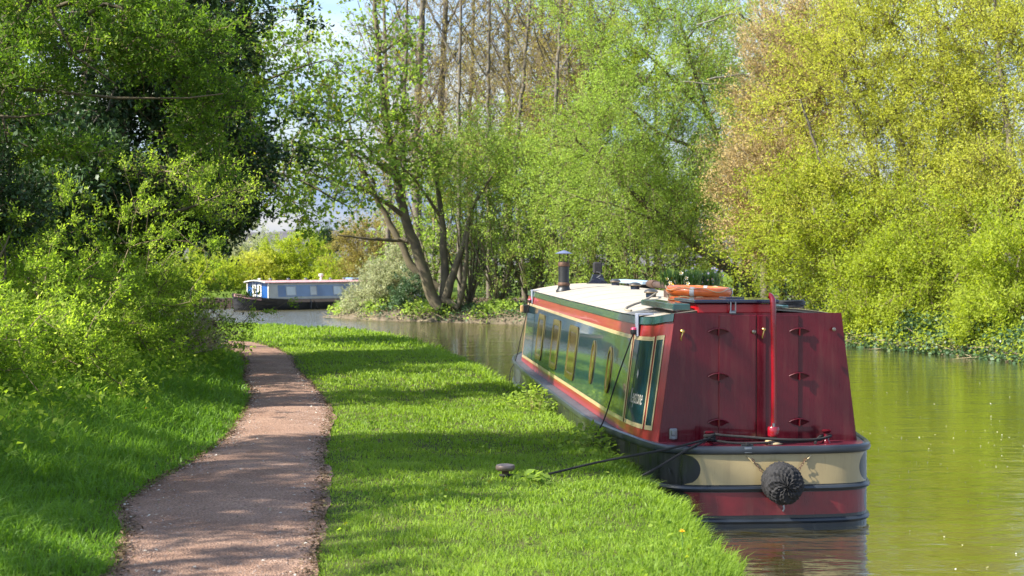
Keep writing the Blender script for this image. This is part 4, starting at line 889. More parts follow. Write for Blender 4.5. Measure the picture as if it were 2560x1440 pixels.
buoy(zb + .145, 'orange lifebuoy lying uppermost on the roof by the hatch', .295, R(1.5)); buoy(zb + .045, 'orange lifebuoy underneath, pressed below the tan rope coil', .275, 0)
rc = on_boat('rope_coil', 'tan rope coil squeezed between the two lifebuoys', 'rope', -.20, 1.62, zb + .10)
MB().tube([((.28 + .02 * math.sin(i * .9)) * math.cos(i * .35), (.28 + .02 * math.sin(i * .9)) * math.sin(i * .35), -.018 + .0005 * i) for i in range(72)], .014, 6).build('coil', MT['tanrope'], rc, True)
hs = on_boat('hose', 'thin grey hose curling across the cream roof', 'hose', 0, 0, 0)
hs.location = wpos(0, 0, 0)
MB().tube([(f * .97, y, roofp(y, f)[2] + .012 + e) for f, y, e in ((-.22, 4.0, .03), (-.30, 3.6, .045), (-.45, 3.2, .02), (-.60, 2.9, 0), (-.74, 2.6, 0), (-.86, 2.3, 0), (-.93, 2.0, 0), (-.95, 1.75, 0), (-.93, 1.6, 0))], .012, 6).build('tube', MT['hose'], hs, True)
cc = on_boat('cable_coil', 'black cable coil lying right of the hatch', 'cable', .42, .55, roofp(.55, .5)[2] + .02)
MB().tube([((.16 + .012 * math.sin(i * 1.1)) * math.cos(i * .4), (.16 + .012 * math.sin(i * 1.1)) * math.sin(i * .4), .01 + .0011 * i) for i in range(64)], .011, 6).build('coil', MT['blackmetal'], cc, True)
# flower trough
def planter(x, y, w, d, h, label, flowers, seed):
    rg = random.Random(seed); o = on_boat('flower_trough', label, 'planter', x, y, roofp(y, x / .97)[2] - .01)
    MB().box((0, 0, h / 2), (w, d, h), bev=.008).box((0, -d / 2, h), (w * .4, .012, .05), bev=.005).build('trough', MT['wood'], o)
    lf = MB()
    for i in range(420):
        a, b_, c = rg.uniform(-w / 2 - .03, w / 2 + .05), rg.uniform(-d / 2, d / 2), h; hgt = rg.uniform(.06, .26)
        dx, dy = rg.uniform(-.05, .05), rg.uniform(-.05, .05); ww = rg.uniform(.008, .016)
        lf.add([(a - ww, b_, c + hgt * .3), (a + ww * .2 + dx * .5, b_ + ww, c + hgt * .6), (a + dx, b_ + dy, c + hgt), (a - ww + dx * .5, b_ - ww, c + hgt * .6)], [(0, 1, 2, 3)])
    lf.build('foliage', MT['leafy'], o, kind='stuff')
    for nm, n, x0, x1, z0, z1, s_, mat_ in flowers:
        for i in range(n):
            fx, fy, fz = rg.uniform(x0, x1), rg.uniform(-d / 2, d / 2), h + rg.uniform(z0, z1); f = MB()
            for k in range(5):
                a = k * 2 * math.pi / 5 + i; f.add([(fx, fy, fz), (fx + s_ * math.cos(a - .4), fy - .01, fz + s_ * math.sin(a - .4)), (fx + s_ * 1.25 * math.cos(a), fy - .014, fz + s_ * 1.25 * math.sin(a)), (fx + s_ * math.cos(a + .4), fy - .01, fz + s_ * math.sin(a + .4))], [(0, 1, 2, 3)], 0)
            f.lathe([(s_ * .3, .0), (s_ * .35, .012)], (fx, fy - .008, fz), 6, 'y', 1); f.tube([(fx, fy, fz), (fx + .01, fy + .01, h)], .003, 4, 2)
            f.build(nm, [mat_, MT['petalyellow'], MT['leafy']], o)
planter(.02, 3.75, .34, .2, .10, 'dark wooden trough of white and yellow daffodils on the roof', [('daffodil', 9, -.17, .08, .06, .19, .020, MT['petalwhite']), ('daffodil', 5, -.17, .12, .03, .14, .018, MT['petalyellow'])], 1)
planter(.34, 3.9, .26, .22, .10, 'planter of small blue flowers next to the daffodils', [('blue_flower', 40, -.26, .25, .06, .26, .013, MT['petalblue'])], 2)
# stern fender
fo = on_boat('rope_fender', 'round knotted black rope fender hanging on the cream stern', 'fender', .065, -.50, .415)
fm = MB(); nu, nv = 64, 44
def fpt(u, v):
    a = 2 * math.pi * u; prof = [(0, .02), (.14, .0), (.165, -.04), (.172, -.08), (.158, -.12), (.158, -.15), (.168, -.18), (.166, -.215), (.14, -.25), (.085, -.272), (0, -.28)]
    k = v * (len(prof) - 1); i = min(int(k), len(prof) - 2); f = k - i; r = prof[i][0] * (1 - f) + prof[i + 1][0] * f; y = prof[i][1] * (1 - f) + prof[i + 1][1] * f
    kn = .011 * math.sin(a * 18 + (int(v * 20) % 2) * math.pi) * math.sin(v * 20 * math.pi) ** 2 + .004 * math.sin(a * 7 + v * 31)
    r = max(0, r + kn * min(1, r / .05)); return (r * math.cos(a), y - kn * (1 if v > .75 else 0), r * 1.03 * math.sin(a) - .02 * max(0, v - .5))
fm.grid(fpt, lin(0, 1, nu + 1), lin(0, 1, nv)); fm.build('fender_body', MT['fender'], fo, True)
for sx in (-1, 1):
    for k in range(6):
        t = k / 6; c = Vector((sx * (.235 - .09 * t), -.02 - .03 * t, .19 - .12 * t)); ax = Vector((-.09 * sx, 0, -.12)).normalized(); sd_ = Vector((0, 1, 0)) if k % 2 else ax.cross(Vector((0, 1, 0)))
        MB().tube([c + ax * .017 * math.cos(q) + sd_ * .009 * math.sin(q) for q in lin(0, 2 * math.pi * .9, 10)], .0028, 5, closed=True).build('chain_link', MT['rust'], fo, True)
MB().tube([(0, -.16, -.19), (.005, -.165, -.215), (-.004, -.16, -.24)], .009, 6).build('shackle', MT['steel'], fo, True)
# ropes
def rope(name, label, pts, r=.014, mat='rope', twist=True):
    pts = [Vector(p) for p in pts]; q = pts
    for _ in range(3): q = [q[0]] + [c for a, b_ in zip(q[:-1], q[1:]) for c in (a * .75 + b_ * .25, a * .25 + b_ * .75)] + [q[-1]]
    o = MB().tube(q, r, 8).build(name, MT[mat], None, True); return tag(o, label, 'rope')
W = wpos
dz_ = .775
rope('mooring_rope', 'black rope running from the stern dolly over the rail to the bollard on the grass', [W(-.50, -.28, dz_), W(-.56, -.40, .78), W(-.75, -.47, .745), W(-.95, -.55, .71), (.72, 13.1, .64), (.37, 12.93, .575), (.2, 12.82, .555), (.05, 12.75, .56), (-.07, 12.68, .58), (-.11, 12.6, .60), (-.05, 12.54, .60), (.0, 12.6, .60)], .0105)
rope('mooring_rope', 'second black rope from the dolly slanting down between hull and bank', [W(-.52, -.30, .765), W(-.62, -.44, .755), W(-.82, -.56, .68), W(-1.06, -.66, .56), W(-1.2, -.7, .5)], .0105)
wr = []
for i in range(46):
    a = i * .62; wr.append(W(-.50 + .045 * math.cos(a), -.25 + .045 * math.sin(a), .745 + .0016 * i + .006 * math.sin(a * .5)))
wr += [W(-.40, -.29, .80), W(-.2, -.33, .79), W(.1, -.37, .765), W(.4, -.33, .755), W(.52, -.28, .76), W(.60, -.25, .775), W(.64, -.18, .78), W(.58, -.14, .775), W(.52, -.2, .77), W(.46, -.3, .74), W(.44, -.34, .73)]
rope('deck_line', 'black rope stretched along the stern deck between the two maroon dollies', wr, .013)
rope('deck_line', 'lower slack black rope behind the deck hasp, from dolly to rudder post', [W(-.46, -.27, .752), W(-.3, -.36, .735), W(-.1, -.38, .738), W(.05, -.36, .742), W(.3, -.34, .742), W(.52, -.27, .75)], .011)
for y0, y1, lb in ((.72, 1.25, 'thin dark fender line hanging from the grey clip near the stern down the green side'), (10.3, 10.75, 'thin dark fender line hanging down the green side at the bow end')):
    a = side(-1, y0, .9, .04); b_ = side(-1, y1, 0, .12)
    o = rope('fender_line', lb, [W(*a), W((a[0] + b_[0]) / 2 - .02, (y0 + y1) / 2, (a[2] + b_[2]) / 2), W(b_[0], y1, .74), W(b_[0] - .09, y1 + .05, .62), W(b_[0] - .10, y1 + .05, .30)], .007)
for y, lb in ((.72, 'small pink and black cap on the fender line below the stern grey clip'), (10.3, 'small pink cap on the fender line at the bow clip')):
    a = side(-1, y, .88, .045); o = on_boat('line_keeper', lb, 'rope fitting', *a)
    MB().lathe([(.02, -.03), (.034, -.02), (.036, 0), (.034, .015)], (0, 0, 0), 14).build('cap', MT['blackmetal'], o, True); MB().lathe([(.033, .015), (.036, .018), (.03, .034), (.01, .04)], (0, 0, 0), 14).build('disc', MT['pink'], o, True)
# ------------------------------------------------------------------ mooring bollard on the bank
bo = thing('mooring_bollard', 'short rusty mushroom-headed mooring bollard in the grass', 'bollard', (-.055, 12.6, .53))
MB().lathe([(.045, -.05), (.042, .03), (.030, .06), (.030, .115)], (0, 0, 0), 18).build('post', MT['rust'], bo, True)
MB().lathe([(.03, .105), (.068, .108), (.078, .118), (.08, .138), (.074, .152), (.05, .158), (.01, .16)], (0, 0, 0), 24).build('head', M('bollard_head', (.20, .15, .13), .5, metal=.6, var=.3, scale=20), bo, True)

# ------------------------------------------------------------------ the distant narrowboat, bow towards the left
F0 = (-12.55, 75.2, 0); FA = R(-44)          # local y runs from bow to stern
fb = tag(thing('narrowboat', '', 'boat', F0, FA), 'distant blue-fronted narrowboat crossing the open water', 'narrowboat')
def half(y): return float(np.interp(y, [-1.4, -1.2, -.8, -.3, .6, 1.2, 11, 12, 12.6], [.0, .28, .62, .86, .97, 1.0, 1.0, .9, .0]))
def gun(y): return float(np.interp(y, [-1.4, -.7, 0, 1.5, 12.6], [.86, .70, .60, .52, .52]))
ysf = [-1.4, -1.32, -1.2, -1.0, -.8, -.55, -.3, 0, .6, 1.2, 3, 6, 9, 11, 12, 12.4, 12.6]
hm = MB(); fl = [(.55, -.3), (.80, .05), (.97, .75), (1.0, 1.0)]
rings = []
for y in ysf:
    pr = [(half(y) * k, y + (0.12 * (1 - h) if y < 0 else 0), h * gun(y) if h > 0 else -.3) for k, h in fl]; rings.append([(-a, b_, c) for a, b_, c in pr] + pr[::-1])
hm.add([p for r in rings for p in r], [(i * 8 + j, i * 8 + j + 1, i * 8 + 9 + j, i * 8 + 8 + j) for i in range(len(ysf) - 1) for j in range(7)])
hm.build('hull', MT['hullgrey'], fb, True, fixn=True)
for z in (.18, .34, .48):
    s_ = MB()
    for sx in (-1, 1): s_.tube([(sx * (half(y) * (.86 + .14 * z / .5) + .012), y, z * gun(y) / .52) for y in ysf[1:9]], .022, 6)
    for sx in (-1, 1): s_.build('rubbing_strake', MT['hull'], fb, True) if sx > 0 else None
def frail(sx, y0, y1, z0, z1, mat, name, off):
    mb = MB(); yy = [y0] + [y for y in ysf if y0 < y < y1] + [y1]
    mb.grid(lambda y, v: (sx * (half(y) + off), y, gun(y) + z0 + (z1 - z0) * v), yy, lin(0, 1, 3)); mb.build(name, mat, fb, True, fixn=True)
for sx in (-1, 1):
    frail(sx, -1.35, -.3, -.16, -.02, MT['redroof'], 'bow_flash', .012); frail(sx, 1.2, 11.6, -.16, -.02, MT['brownband'], 'gunwale_band', .012)
MB().grid(lambda y, v: (half(y) * v, y, gun(y) - .03), ysf[1:-1], [-1, 0, 1]).build('deck', MT['hullgrey'], fb, fixn=True)
CB, CT, CZ0, CZ1, CY0, CY1 = .90, .80, .50, 1.33, .15, 10.2
cab = MB()
def fside(sx, y, z): k = (z - CZ0) / (CZ1 - CZ0); return (sx * (CB + (CT - CB) * k), y, z)
for sx in (-1, 1):
    cs = MB().grid(lambda y, z: fside(sx, y, z), [CY0, CY1], [CZ0, CZ1]).build('cabin_side', MT['creamgrey'], fb, fixn=True)
    o = lambda y, z, e: (fside(sx, y, z)[0] + sx * e, y, z)
    MB().grid(lambda y, z: o(y, z, .006), [CY0 + .55, CY1 - .3], [CZ0 + .14, CZ1 - .12]).build('side_panel', MT['slate'], cs, fixn=True)
    for yc, hy, cur in ((1.5, .32, 1), (2.9, .22, 1), (4.5, .34, 1), (5.7, .46, 2), (6.9, .34, 1), (8.2, .26, 0), (9.0, .2, 0)):
        fr = MB()
        for a, b_ in (((yc - hy, yc + hy), (CZ1 - .20, CZ1 - .165)), ((yc - hy, yc + hy), (CZ0 + .19, CZ0 + .225)), ((yc - hy, yc - hy + .04), (CZ0 + .225, CZ1 - .20)), ((yc + hy - .04, yc + hy), (CZ0 + .225, CZ1 - .20))):
            fr.grid(lambda y, z: o(y, z, .022), a, b_)
        w = fr.build('window', MT['steel'], fb, fixn=True)
        MB().grid(lambda y, z: o(y, z, .014), [yc - hy + .03, yc + hy - .03], [CZ0 + .215, CZ1 - .19]).build('pane', MT['curtain'] if cur == 1 else (MT['creamgrey'] if cur == 2 else MT['pane']), w, fixn=True)
def froof(y, f): return (f * (CT + .06), y, CZ1 + .02 + .09 * (1 - f * f))
MB().grid(lambda y, f: froof(y, f), [CY0 - .22, CY1], lin(-1, 1, 9)).build('roof', MT['redroof'], fb, True, fixn=True)
for sx in (-1, 1): MB().box((sx * (CT + .035), (CY0 + CY1) / 2 - .1, CZ1 + .005), (.06, CY1 - CY0 + .24, .05), bev=.01).build('handrail', MT['redroof'], fb)
MB().tube([froof(CY0 - .22, f)[:2] + (froof(CY0 - .22, f)[2],) for f in lin(-1, 1, 9)], .028, 6).build('roof_edge', MT['creamgrey'], fb)
fbk = MB().add([(-CB, CY0, CZ0), (CB, CY0, CZ0), (CT, CY0, CZ1), (.4, CY0, CZ1 + .08), (-.4, CY0, CZ1 + .08), (-CT, CY0, CZ1)], [(0, 1, 2, 3, 4, 5)]).build('front_bulkhead', MT['offblue'], fb, fixn=True)
for sx in (-1, 1): MB().box((sx * (CB + CT) / 2, CY0 - .02, (CZ0 + CZ1) / 2), (.06, .05, CZ1 - CZ0)).build('corner_post', MT['creamgrey'], fb)
for xc in (-.28, .14):
    f_ = MB(); 
    for c, d in (((xc, CY0 - .02, 1.23), (.30, .03, .08)), ((xc, CY0 - .02, .70), (.30, .03, .08)), ((xc - .11, CY0 - .02, .965), (.08, .03, .45)), ((xc + .11, CY0 - .02, .965), (.08, .03, .45))): f_.box(c, d)
    dr = f_.build('door_window', MT['white'], fb); MB().box((xc, CY0 - .012, .965), (.14, .01, .45)).build('pane', MT['pane'], dr)
MB().add([(-.9, CY0 - .3, .52), (.9, CY0 - .3, .52), (.9, CY0 - .3, .62), (-.9, CY0 - .3, .62)], [(0, 1, 2, 3)]).build('well_cratch', MT['offblue'], fb)
for y in (.9, 2.0, 3.1, 4.7, 5.6): 
    z = froof(y, 0)[2]; MB().lathe([(.05, 0), (.05, .05), (.10, .06), (.08, .09), (.01, .11)], (0, y, z), 10).build('roof_vent', MT['steel'], fb, True)
MB().lathe([(.05, 0), (.05, .05), (.10, .06), (.08, .09), (.01, .11)], (-.1, .3, froof(.3, 0)[2]), 10).build('roof_vent', MT['white'], fb, True)
MB().lathe([(.06, 0), (.05, .16), (.12, .2), (.12, .3), (.05, .32)], (.1, 4.0, froof(4, 0)[2]), 10).build('bow_horn', MT['white'], fb, True)
MB().box((0, 6.6, froof(6, 0)[2] + .05), (.6, 1.4, .1), bev=.02).build('roof_box', MT['slate'], fb)
MB().tube([(0.98, 2.6, .50), (1.05, 2.62, .3), (1.04, 2.6, .05)], .04, 6).tube([(0.98, 2.75, .50), (1.05, 2.9, .3), (1.04, 3.0, .05)], .02, 6).build('side_fender', MT['blackmetal'], fb)
bu = thing('lifebuoy', 'orange lifebuoy on the roof of the distant boat', 'lifebuoy', tuple(Matrix.Rotation(FA, 4, 'Z') @ Vector((.1, 8.2, 0)) + Vector((F0[0], F0[1], froof(8, 0)[2] + .07))))
MB().tube([(.3 * math.cos(2 * math.pi * i / 24), .3 * math.sin(2 * math.pi * i / 24), 0) for i in range(24)], .075, 8, closed=True).build('ring', MT['orange'], bu, True)
# steerer
pw = Matrix.Rotation(FA, 4, 'Z') @ Vector((.1, 10.75, 0)) + Vector((F0[0], F0[1], .12))
pe = thing('person', 'person in a dark jacket standing at the stern of the distant boat', 'person', tuple(pw), R(100))
def skin_body():
    J = [((0, 0, .86), .13), ((0, 0, 1.05), .15), ((0, 0, 1.28), .17), ((0, 0, 1.42), .10), ((0, 0, 1.50), .055), ((0, .02, 1.58), .085), ((0, .02, 1.68), .09),
         ((.19, 0, 1.38), .06), ((.26, .04, 1.12), .048), ((.22, .24, 1.02), .036), ((.20, .33, 1.01), .04), ((-.19, 0, 1.38), .06), ((-.27, -.02, 1.12), .048), ((-.24, .12, .92), .036), ((-.23, .16, .84), .04),
         ((.10, 0, .80), .09), ((.11, .02, .46), .065), ((.11, 0, .07), .045), ((.11, .14, .03), .04), ((-.10, 0, .80), .09), ((-.11, .02, .46), .065), ((-.11, 0, .07), .045), ((-.11, .14, .03), .04)]
    E_ = [(0, 1), (1, 2), (2, 3), (3, 4), (4, 5), (5, 6), (2, 7), (7, 8), (8, 9), (9, 10), (2, 11), (11, 12), (12, 13), (13, 14), (0, 15), (15, 16), (16, 17), (17, 18), (0, 19), (19, 20), (20, 21), (21, 22)]
    me = bpy.data.meshes.new('body'); me.from_pydata([j[0] for j in J], E_, []); o = bpy.data.objects.new('body', me); COL.objects.link(o)
    sk = o.modifiers.new('skin', 'SKIN'); o.modifiers.new('sub', 'SUBSURF').levels = 1
    for v, j in zip(me.skin_vertices[0].data, J): v.radius = (j[1], j[1])
    me.skin_vertices[0].data[0].use_root = True
    bpy.context.view_layer.update(); m2 = bpy.data.meshes.new_from_object(o.evaluated_get(bpy.context.evaluated_depsgraph_get())); bpy.data.objects.remove(o)
    m2.materials.clear(); m2.materials.append(MT['jacket']); m2.materials.append(MT['skin'])
    for p in m2.polygons:
        c = p.center; p.material_index = 1 if c.z > 1.49 or (c.y > .29 and c.z > .9) or (c.x < -.2 and c.z < .88 and c.z > .7) else 0; p.use_smooth = True
    return m2
obj('body', skin_body(), pe)
MB().lathe([(.098, 0), (.1, .04), (.085, .08), (.04, .105), (.005, .11)], (0, .01, 1.67), 14).build('hair', MT['hair'], pe, True)
# timber-edged bank left of the distant boat
wl = thing('piling_wall', 'low dark timber piling wall at the water edge left of the distant boat', 'wall', (-15.6, 78, 0))
for i in range(16): MB().box((-2.4 + i * .3, .04 * math.sin(i * 2.1), .2), (.27, .12, .62 + .05 * math.sin(i * 3.3)), bev=.01).build('plank', MT['wood'], wl)
MB().box((-.15, .25, .50), (5.0, .5, .06), bev=.01).build('capping', M('mossy_cap', (.05, .09, .02), .9), wl)

# ------------------------------------------------------------------ grass and ground cover
def inview(x, y, m=.6): return np.abs(x) < y * .336 + m
def blades(X, Y, Z, H, Wd, lean, segs=2, dirx=None):
    """bent tapering blades rooted at X,Y,Z"""
    n = len(X); a = RNG.uniform(0, 2 * np.pi, n); dx, dy = np.cos(a), np.sin(a)
    if dirx is not None: dx = dx * .6 + dirx; k = np.hypot(dx, dy); dx /= k; dy /= k
    fa = RNG.uniform(0, np.pi, n); wx, wy = np.cos(fa), np.sin(fa); ln = lean * RNG.uniform(.3, 1.5, n)
    B = np.stack([X, Y, Z], 1); D = np.stack([dx, dy, dx * 0], 1); Wv = np.stack([wx, wy, wx * 0], 1) * Wd[:, None]; Up = np.array([0, 0, 1.])
    M1 = B + Up * (H * .55)[:, None] + D * (H * ln * .28)[:, None]; T = B + Up * (H * (1 - .32 * np.minimum(ln, 1.4)))[:, None] + D * (H * ln * .95)[:, None]
    V = np.stack([B - Wv * .5, B + Wv * .5, M1 + Wv * .42, M1 - Wv * .42, T], 1).reshape(-1, 3); k = np.arange(n)[:, None] * 5
    return V, k + np.array([[0, 1, 2, 3]]), k + np.array([[3, 2, 4]])
def grass_layer(parts, y0, y1, dens, side_, h, wd, lean, tall=None):
    area = 0
    ys = np.linspace(y0, y1, 200); xl = np.maximum(-ys * .336 - .8, np.where(ys < 33, -6.2 - .03 * ys, -40)); xr = edgeX(ys) + .06; area = np.mean(np.maximum(xr - xl, 0)) * (y1 - y0)
    n = int(area * dens * 1.2); y = RNG.uniform(y0, y1, n); a, b_ = np.interp(y, ys, xl), np.interp(y, ys, xr); x = a + (b_ - a) * RNG.uniform(0, 1, n)
    cl = .5 + .5 * noise2(x, y, 3.1, 8)
    pl, pr = pathL(y), pathR(y); m = .0 + .05 * noise2(x, y, 4, 2) - RNG.exponential(.06, n)
    onp = (x > pl - m) & (x < pr + m); left = x <= pl
    keep = ~onp & (left if side_ == 'L' else ~left) & (RNG.uniform(0, 1, n) < .55 + .6 * cl)
    x, y, cl = x[keep], y[keep], cl[keep]; n = len(x)
    e = edgeX(y) - x; dl = np.maximum(pathL(y) - x, 0)
    hh_ = h * RNG.uniform(.55, 1.3, n) * (.65 + .65 * cl)
    near_path = np.minimum(np.abs(x - pathR(y)), np.abs(x - pathL(y))); hh_ *= .45 + .55 * np.clip(near_path / .35, 0, 1)
    if side_ == 'R': hh_ *= 1 + 1.1 * np.clip(1 - e / .35, 0, 1)
    else: hh_ *= .9 + 1.3 * np.clip(dl / 1.6, 0, 1.2)
    z = ground(x, y) - .012
    V, Q, T = blades(x, y, z, hh_, wd * RNG.uniform(.7, 1.3, n), lean, dirx=np.clip(1 - e / .25, 0, 1) * .9 if side_ == 'R' else None)
    big = .5 + .5 * noise2(x, y, .9, 12)
    tint = np.clip(.2 * cl + .42 * big + .12 * noise2(x, y, .35, 20) + .42 * RNG.uniform(0, 1, n), 0, 1)
    parts.append((V, Q, T, np.repeat(tint, 5)))
def join(name, parts, mat):
    o = 0; Vs, Qs, Ts, tt = [], [], [], []
    for V, Q, T, t in parts: Vs.append(V); Qs.append(Q + o); Ts.append(T + o); tt.append(t); o += len(V)
    return obj(name, mesh_np(name, np.concatenate(Vs), np.concatenate(Qs), np.concatenate(Ts), mats=[mat], tint=np.concatenate(tt)), kind='stuff')
gr = []
grass_layer(gr, 7.6, 11, 3600, 'R', .060, .0060, .95); grass_layer(gr, 11, 15, 2200, 'R', .060, .0085, .95); grass_layer(gr, 15, 21, 1150, 'R', .060, .012, .95); grass_layer(gr, 21, 32, 440, 'R', .075, .02, .9); grass_layer(gr, 32, 48, 170, 'R', .10, .034, .8)
o = join('grass', gr, LEAF['grass']); o['label'] = 'short bright mown grass between path and canal'
gl = []
grass_layer(gl, 7.6, 11, 2300, 'L', .12, .008, .9); grass_layer(gl, 11, 15, 1500, 'L', .13, .0105, .9); grass_layer(gl, 15, 21, 800, 'L', .13, .014, .9); grass_layer(gl, 21, 36, 300, 'L', .14, .022, .9)
o = join('verge_grass', gl, LEAF['verge']); o['label'] = 'longer darker grass on the verge between hedge and path'

def leaf_cover(name, X, Y, Z, size, leaf, label=None, up=.6, flat=False, wid=.7):
    n = len(X); B = np.stack([X, Y, Z], 1); D = RNG.normal(0, 1, (n, 3)); D[:, 2] *= .25 if flat else .7
    V, Q = leaf_quads(B, D, size, 2.0 if flat else up, wid)
    o = obj(name, mesh_np(name, V, Q, mats=[LEAF[leaf]], tint=np.repeat(RNG.uniform(0, 1, n), 4)), kind='stuff')
    if label: o['label'] = label
    return o
# weeds at the foot of the hedge
n = 9000; y = RNG.uniform(11, 33, n) ** 1; x = np.interp(y, [11, 15, 20, 25, 30, 33], [-4.5, -4.7, -5.0, -5.35, -6.0, -6.9]) + RNG.normal(0, .32, n)
k = inview(x, y); x, y = x[k], y[k]; leaf_cover('hedge_weeds', x, y, ground(x, y) + RNG.uniform(.02, .38, len(x)) * np.abs(RNG.normal(0, 1, len(x))).clip(0, 1.2), .075, 'haw', 'leafy weeds along the foot of the hedge')
# broad-leaved weed clumps on the bank edge
def weeds(name, label, cx, cy, r, n, size, hmax, leaf='syc', group=None):
    x = cx + RNG.normal(0, r, n); y = cy + RNG.normal(0, r * 1.6, n); gz = ground(np.minimum(x, edgeX(y) - .05), y); z = gz + RNG.uniform(.02, 1, n) * hmax * np.exp(-((x - cx) ** 2 + ((y - cy) / 1.6) ** 2) / (2 * (r * 1.3) ** 2))
    root = thing(name, label, 'plant', (cx, cy, float(ground(cx, cy))), 0, group); b0 = np.array([cx, cy, float(ground(cx, cy))])
    V, Q = leaf_quads(np.stack([x, y, z], 1), RNG.normal(0, 1, (n, 3)) * [1, 1, .5] + [0, 0, .2], size, 1.0, .6)
    obj('leaves', mesh_np('leaves', V - b0, Q, mats=[LEAF[leaf]], tint=np.repeat(RNG.uniform(.2, .9, n), 4)), root, kind='stuff')
    T = np.stack([x, y, z], 1)[::4]; A = T * [1, 1, 0] + np.array([0, 0, 1]) * (gz[::4] - .02)[:, None]; A[:, :2] = A[:, :2] * .6 + np.array([cx, cy]) * .4
    V, Tn = tri_twigs(A, T, .003); obj('stems', mesh_np('stems', V - b0, T=Tn, mats=[MT['twigmoss']]), root, kind='stuff')
weeds('nettle_clump', 'bright leafy nettle clump on the bank edge beside the cabin windows', .25, 19.0, .22, 420, .07, .32)
weeds('nettle_clump', 'darker leafy weed clump on the shaded bank edge beside the stern', .92, 15.2, .24, 460, .075, .28)
weeds('dock_plant', 'low broad-leaved dock plant in the grass right of the bollard', .16, 12.5, .08, 40, .09, .07)
# clover and small weeds scattered through both lawns
n = 5200; y = 7.8 * (24 / 7.8) ** RNG.uniform(0, 1, n); x = RNG.uniform(-1, 1, n) * (y * .34 + .4); e = edgeX(y) - x
k = (e > .12) & ((x < pathL(y) - .1) | (x > pathR(y) + .1)) & (noise2(x, y, .8, 31) > .12) & (x > -4.6 - .04 * y); x, y = x[k], y[k]
leaf_cover('clover', x, y, ground(x, y) + RNG.uniform(.02, .075, len(x)), .038, 'syc', 'clover and small weeds in the grass', up=1.2, wid=.8)
# dry bramble stems at the end of the hedge
def dry_stems():
    cx, cy = -5.75, 26.2; n = 260; root = thing('dry_bramble', 'dry tan bramble stems arching out of the hedge over the verge', 'plant', (cx, cy, .8)); b0 = np.array([cx, cy, .8])
    A = np.stack([cx + RNG.normal(0, .35, n), cy + RNG.normal(0, .6, n), np.full(n, .85)], 1); D = nrm(np.stack([RNG.normal(.55, .5, n), RNG.normal(-.1, .5, n), RNG.uniform(.3, 1.3, n)], 1)); Ln = RNG.uniform(.5, 1.5, n)[:, None]
    B = A + D * Ln; V, T = tri_twigs(A, B, .006); obj('stems', mesh_np('stems', V - b0, T=T, mats=[MT['twigdry']]), root, kind='stuff')
    k = 900; i = RNG.integers(0, n, k); P = A[i] + D[i] * Ln[i] * RNG.uniform(.2, 1, (k, 1)); V, Q = leaf_quads(P, RNG.normal(0, 1, (k, 3)), .06, .4); obj('leaves', mesh_np('leaves', V - b0, Q, mats=[LEAF['dead']], tint=np.repeat(RNG.uniform(0, 1, k), 4)), root, kind='stuff')
dry_stems()
# far bank cover
def shore_pts(n, u0, u1, d0, d1):
    s = RNG.uniform(u0, u1, n); i = (s * (len(SHP) - 1)).astype(int); d = RNG.uniform(d0, d1, n) ; P = SHP[i]
    X, Y = P[:, 0] + d * .95 + RNG.normal(0, .15, n), P[:, 1] + d * .28 + RNG.normal(0, .15, n)
    Z = np.interp(d, [0, .12, .4, .9, 1.6, 2.6, 4, 6], [-.02, .12, .30, .42, .55, .62, .68, .72]); return X, Y, Z, d
x, y, z, d = shore_pts(15000, .42, 1, .02, 6); k = (y > 47) | (RNG.uniform(0, 1, len(x)) < .45); x, y, z = x[k], y[k], z[k]; leaf_cover('bank_litter', x, y, z + .05 + .05 * RNG.uniform(0, 1, len(x)), .10, 'dead', 'brown fallen leaves covering the far bank', flat=True)
x, y, z, d = shore_pts(20000, .57, .72, -.25, 2.2); hm_ = np.clip(noise2(x, y, .9, 3) * .5 + .6, .05, 1.2); leaf_cover('ivy', x, y, np.maximum(z, .02) + RNG.uniform(0, 1, len(x)) * hm_ * .9 * np.clip(.25 + d, .1, 1), .11, 'ivy', 'glossy ivy spilling down the far bank to the water')
x, y, z, d = shore_pts(9000, .66, .97, .0, 2.6); k = noise2(x, y, 1.1, 5) > -.35; x, y, z = x[k], y[k], z[k]; leaf_cover('ivy_carpet', x, y, z + RNG.uniform(.02, .25, len(x)), .11, 'ivy', 'pale ivy patches on the bank under the sycamore')
x, y, z, d = shore_pts(6000, .88, 1, .0, 2.2); k = noise2(x, y, .8, 9) > -.1; x, y, z = x[k], y[k], z[k]; leaf_cover('bank_weeds', x, y, z + RNG.uniform(.02, .4, len(x)), .13, 'alder', 'fresh green weeds on the point')
x, y, z, d = shore_pts(7000, .57, .72, -.3, 1.0); k = noise2(x, y, 1.3, 17) > -.2; x, y, z = x[k], y[k], z[k]; leaf_cover('bank_sprays', x, y, np.maximum(z, .03) + RNG.uniform(0, .45, len(x)), .085, 'olive', 'fresh green sprays overhanging the far waterline')
# fallen twigs along the far waterline
x, y, z, d = shore_pts(320, .5, 1, -.15, .5); A = np.stack([x, y, np.maximum(z, .0) + .04], 1); B = A + np.stack([RNG.normal(-.25, .3, len(x)), RNG.normal(0, .3, len(x)), RNG.normal(.05, .12, len(x))], 1)
V, T = tri_twigs(A, B, .012); o = obj('fallen_twigs', mesh_np('fallen_twigs', V, T=T, mats=[MT['twigpale']]), kind='stuff'); o['label'] = 'dead twigs along the far waterline'
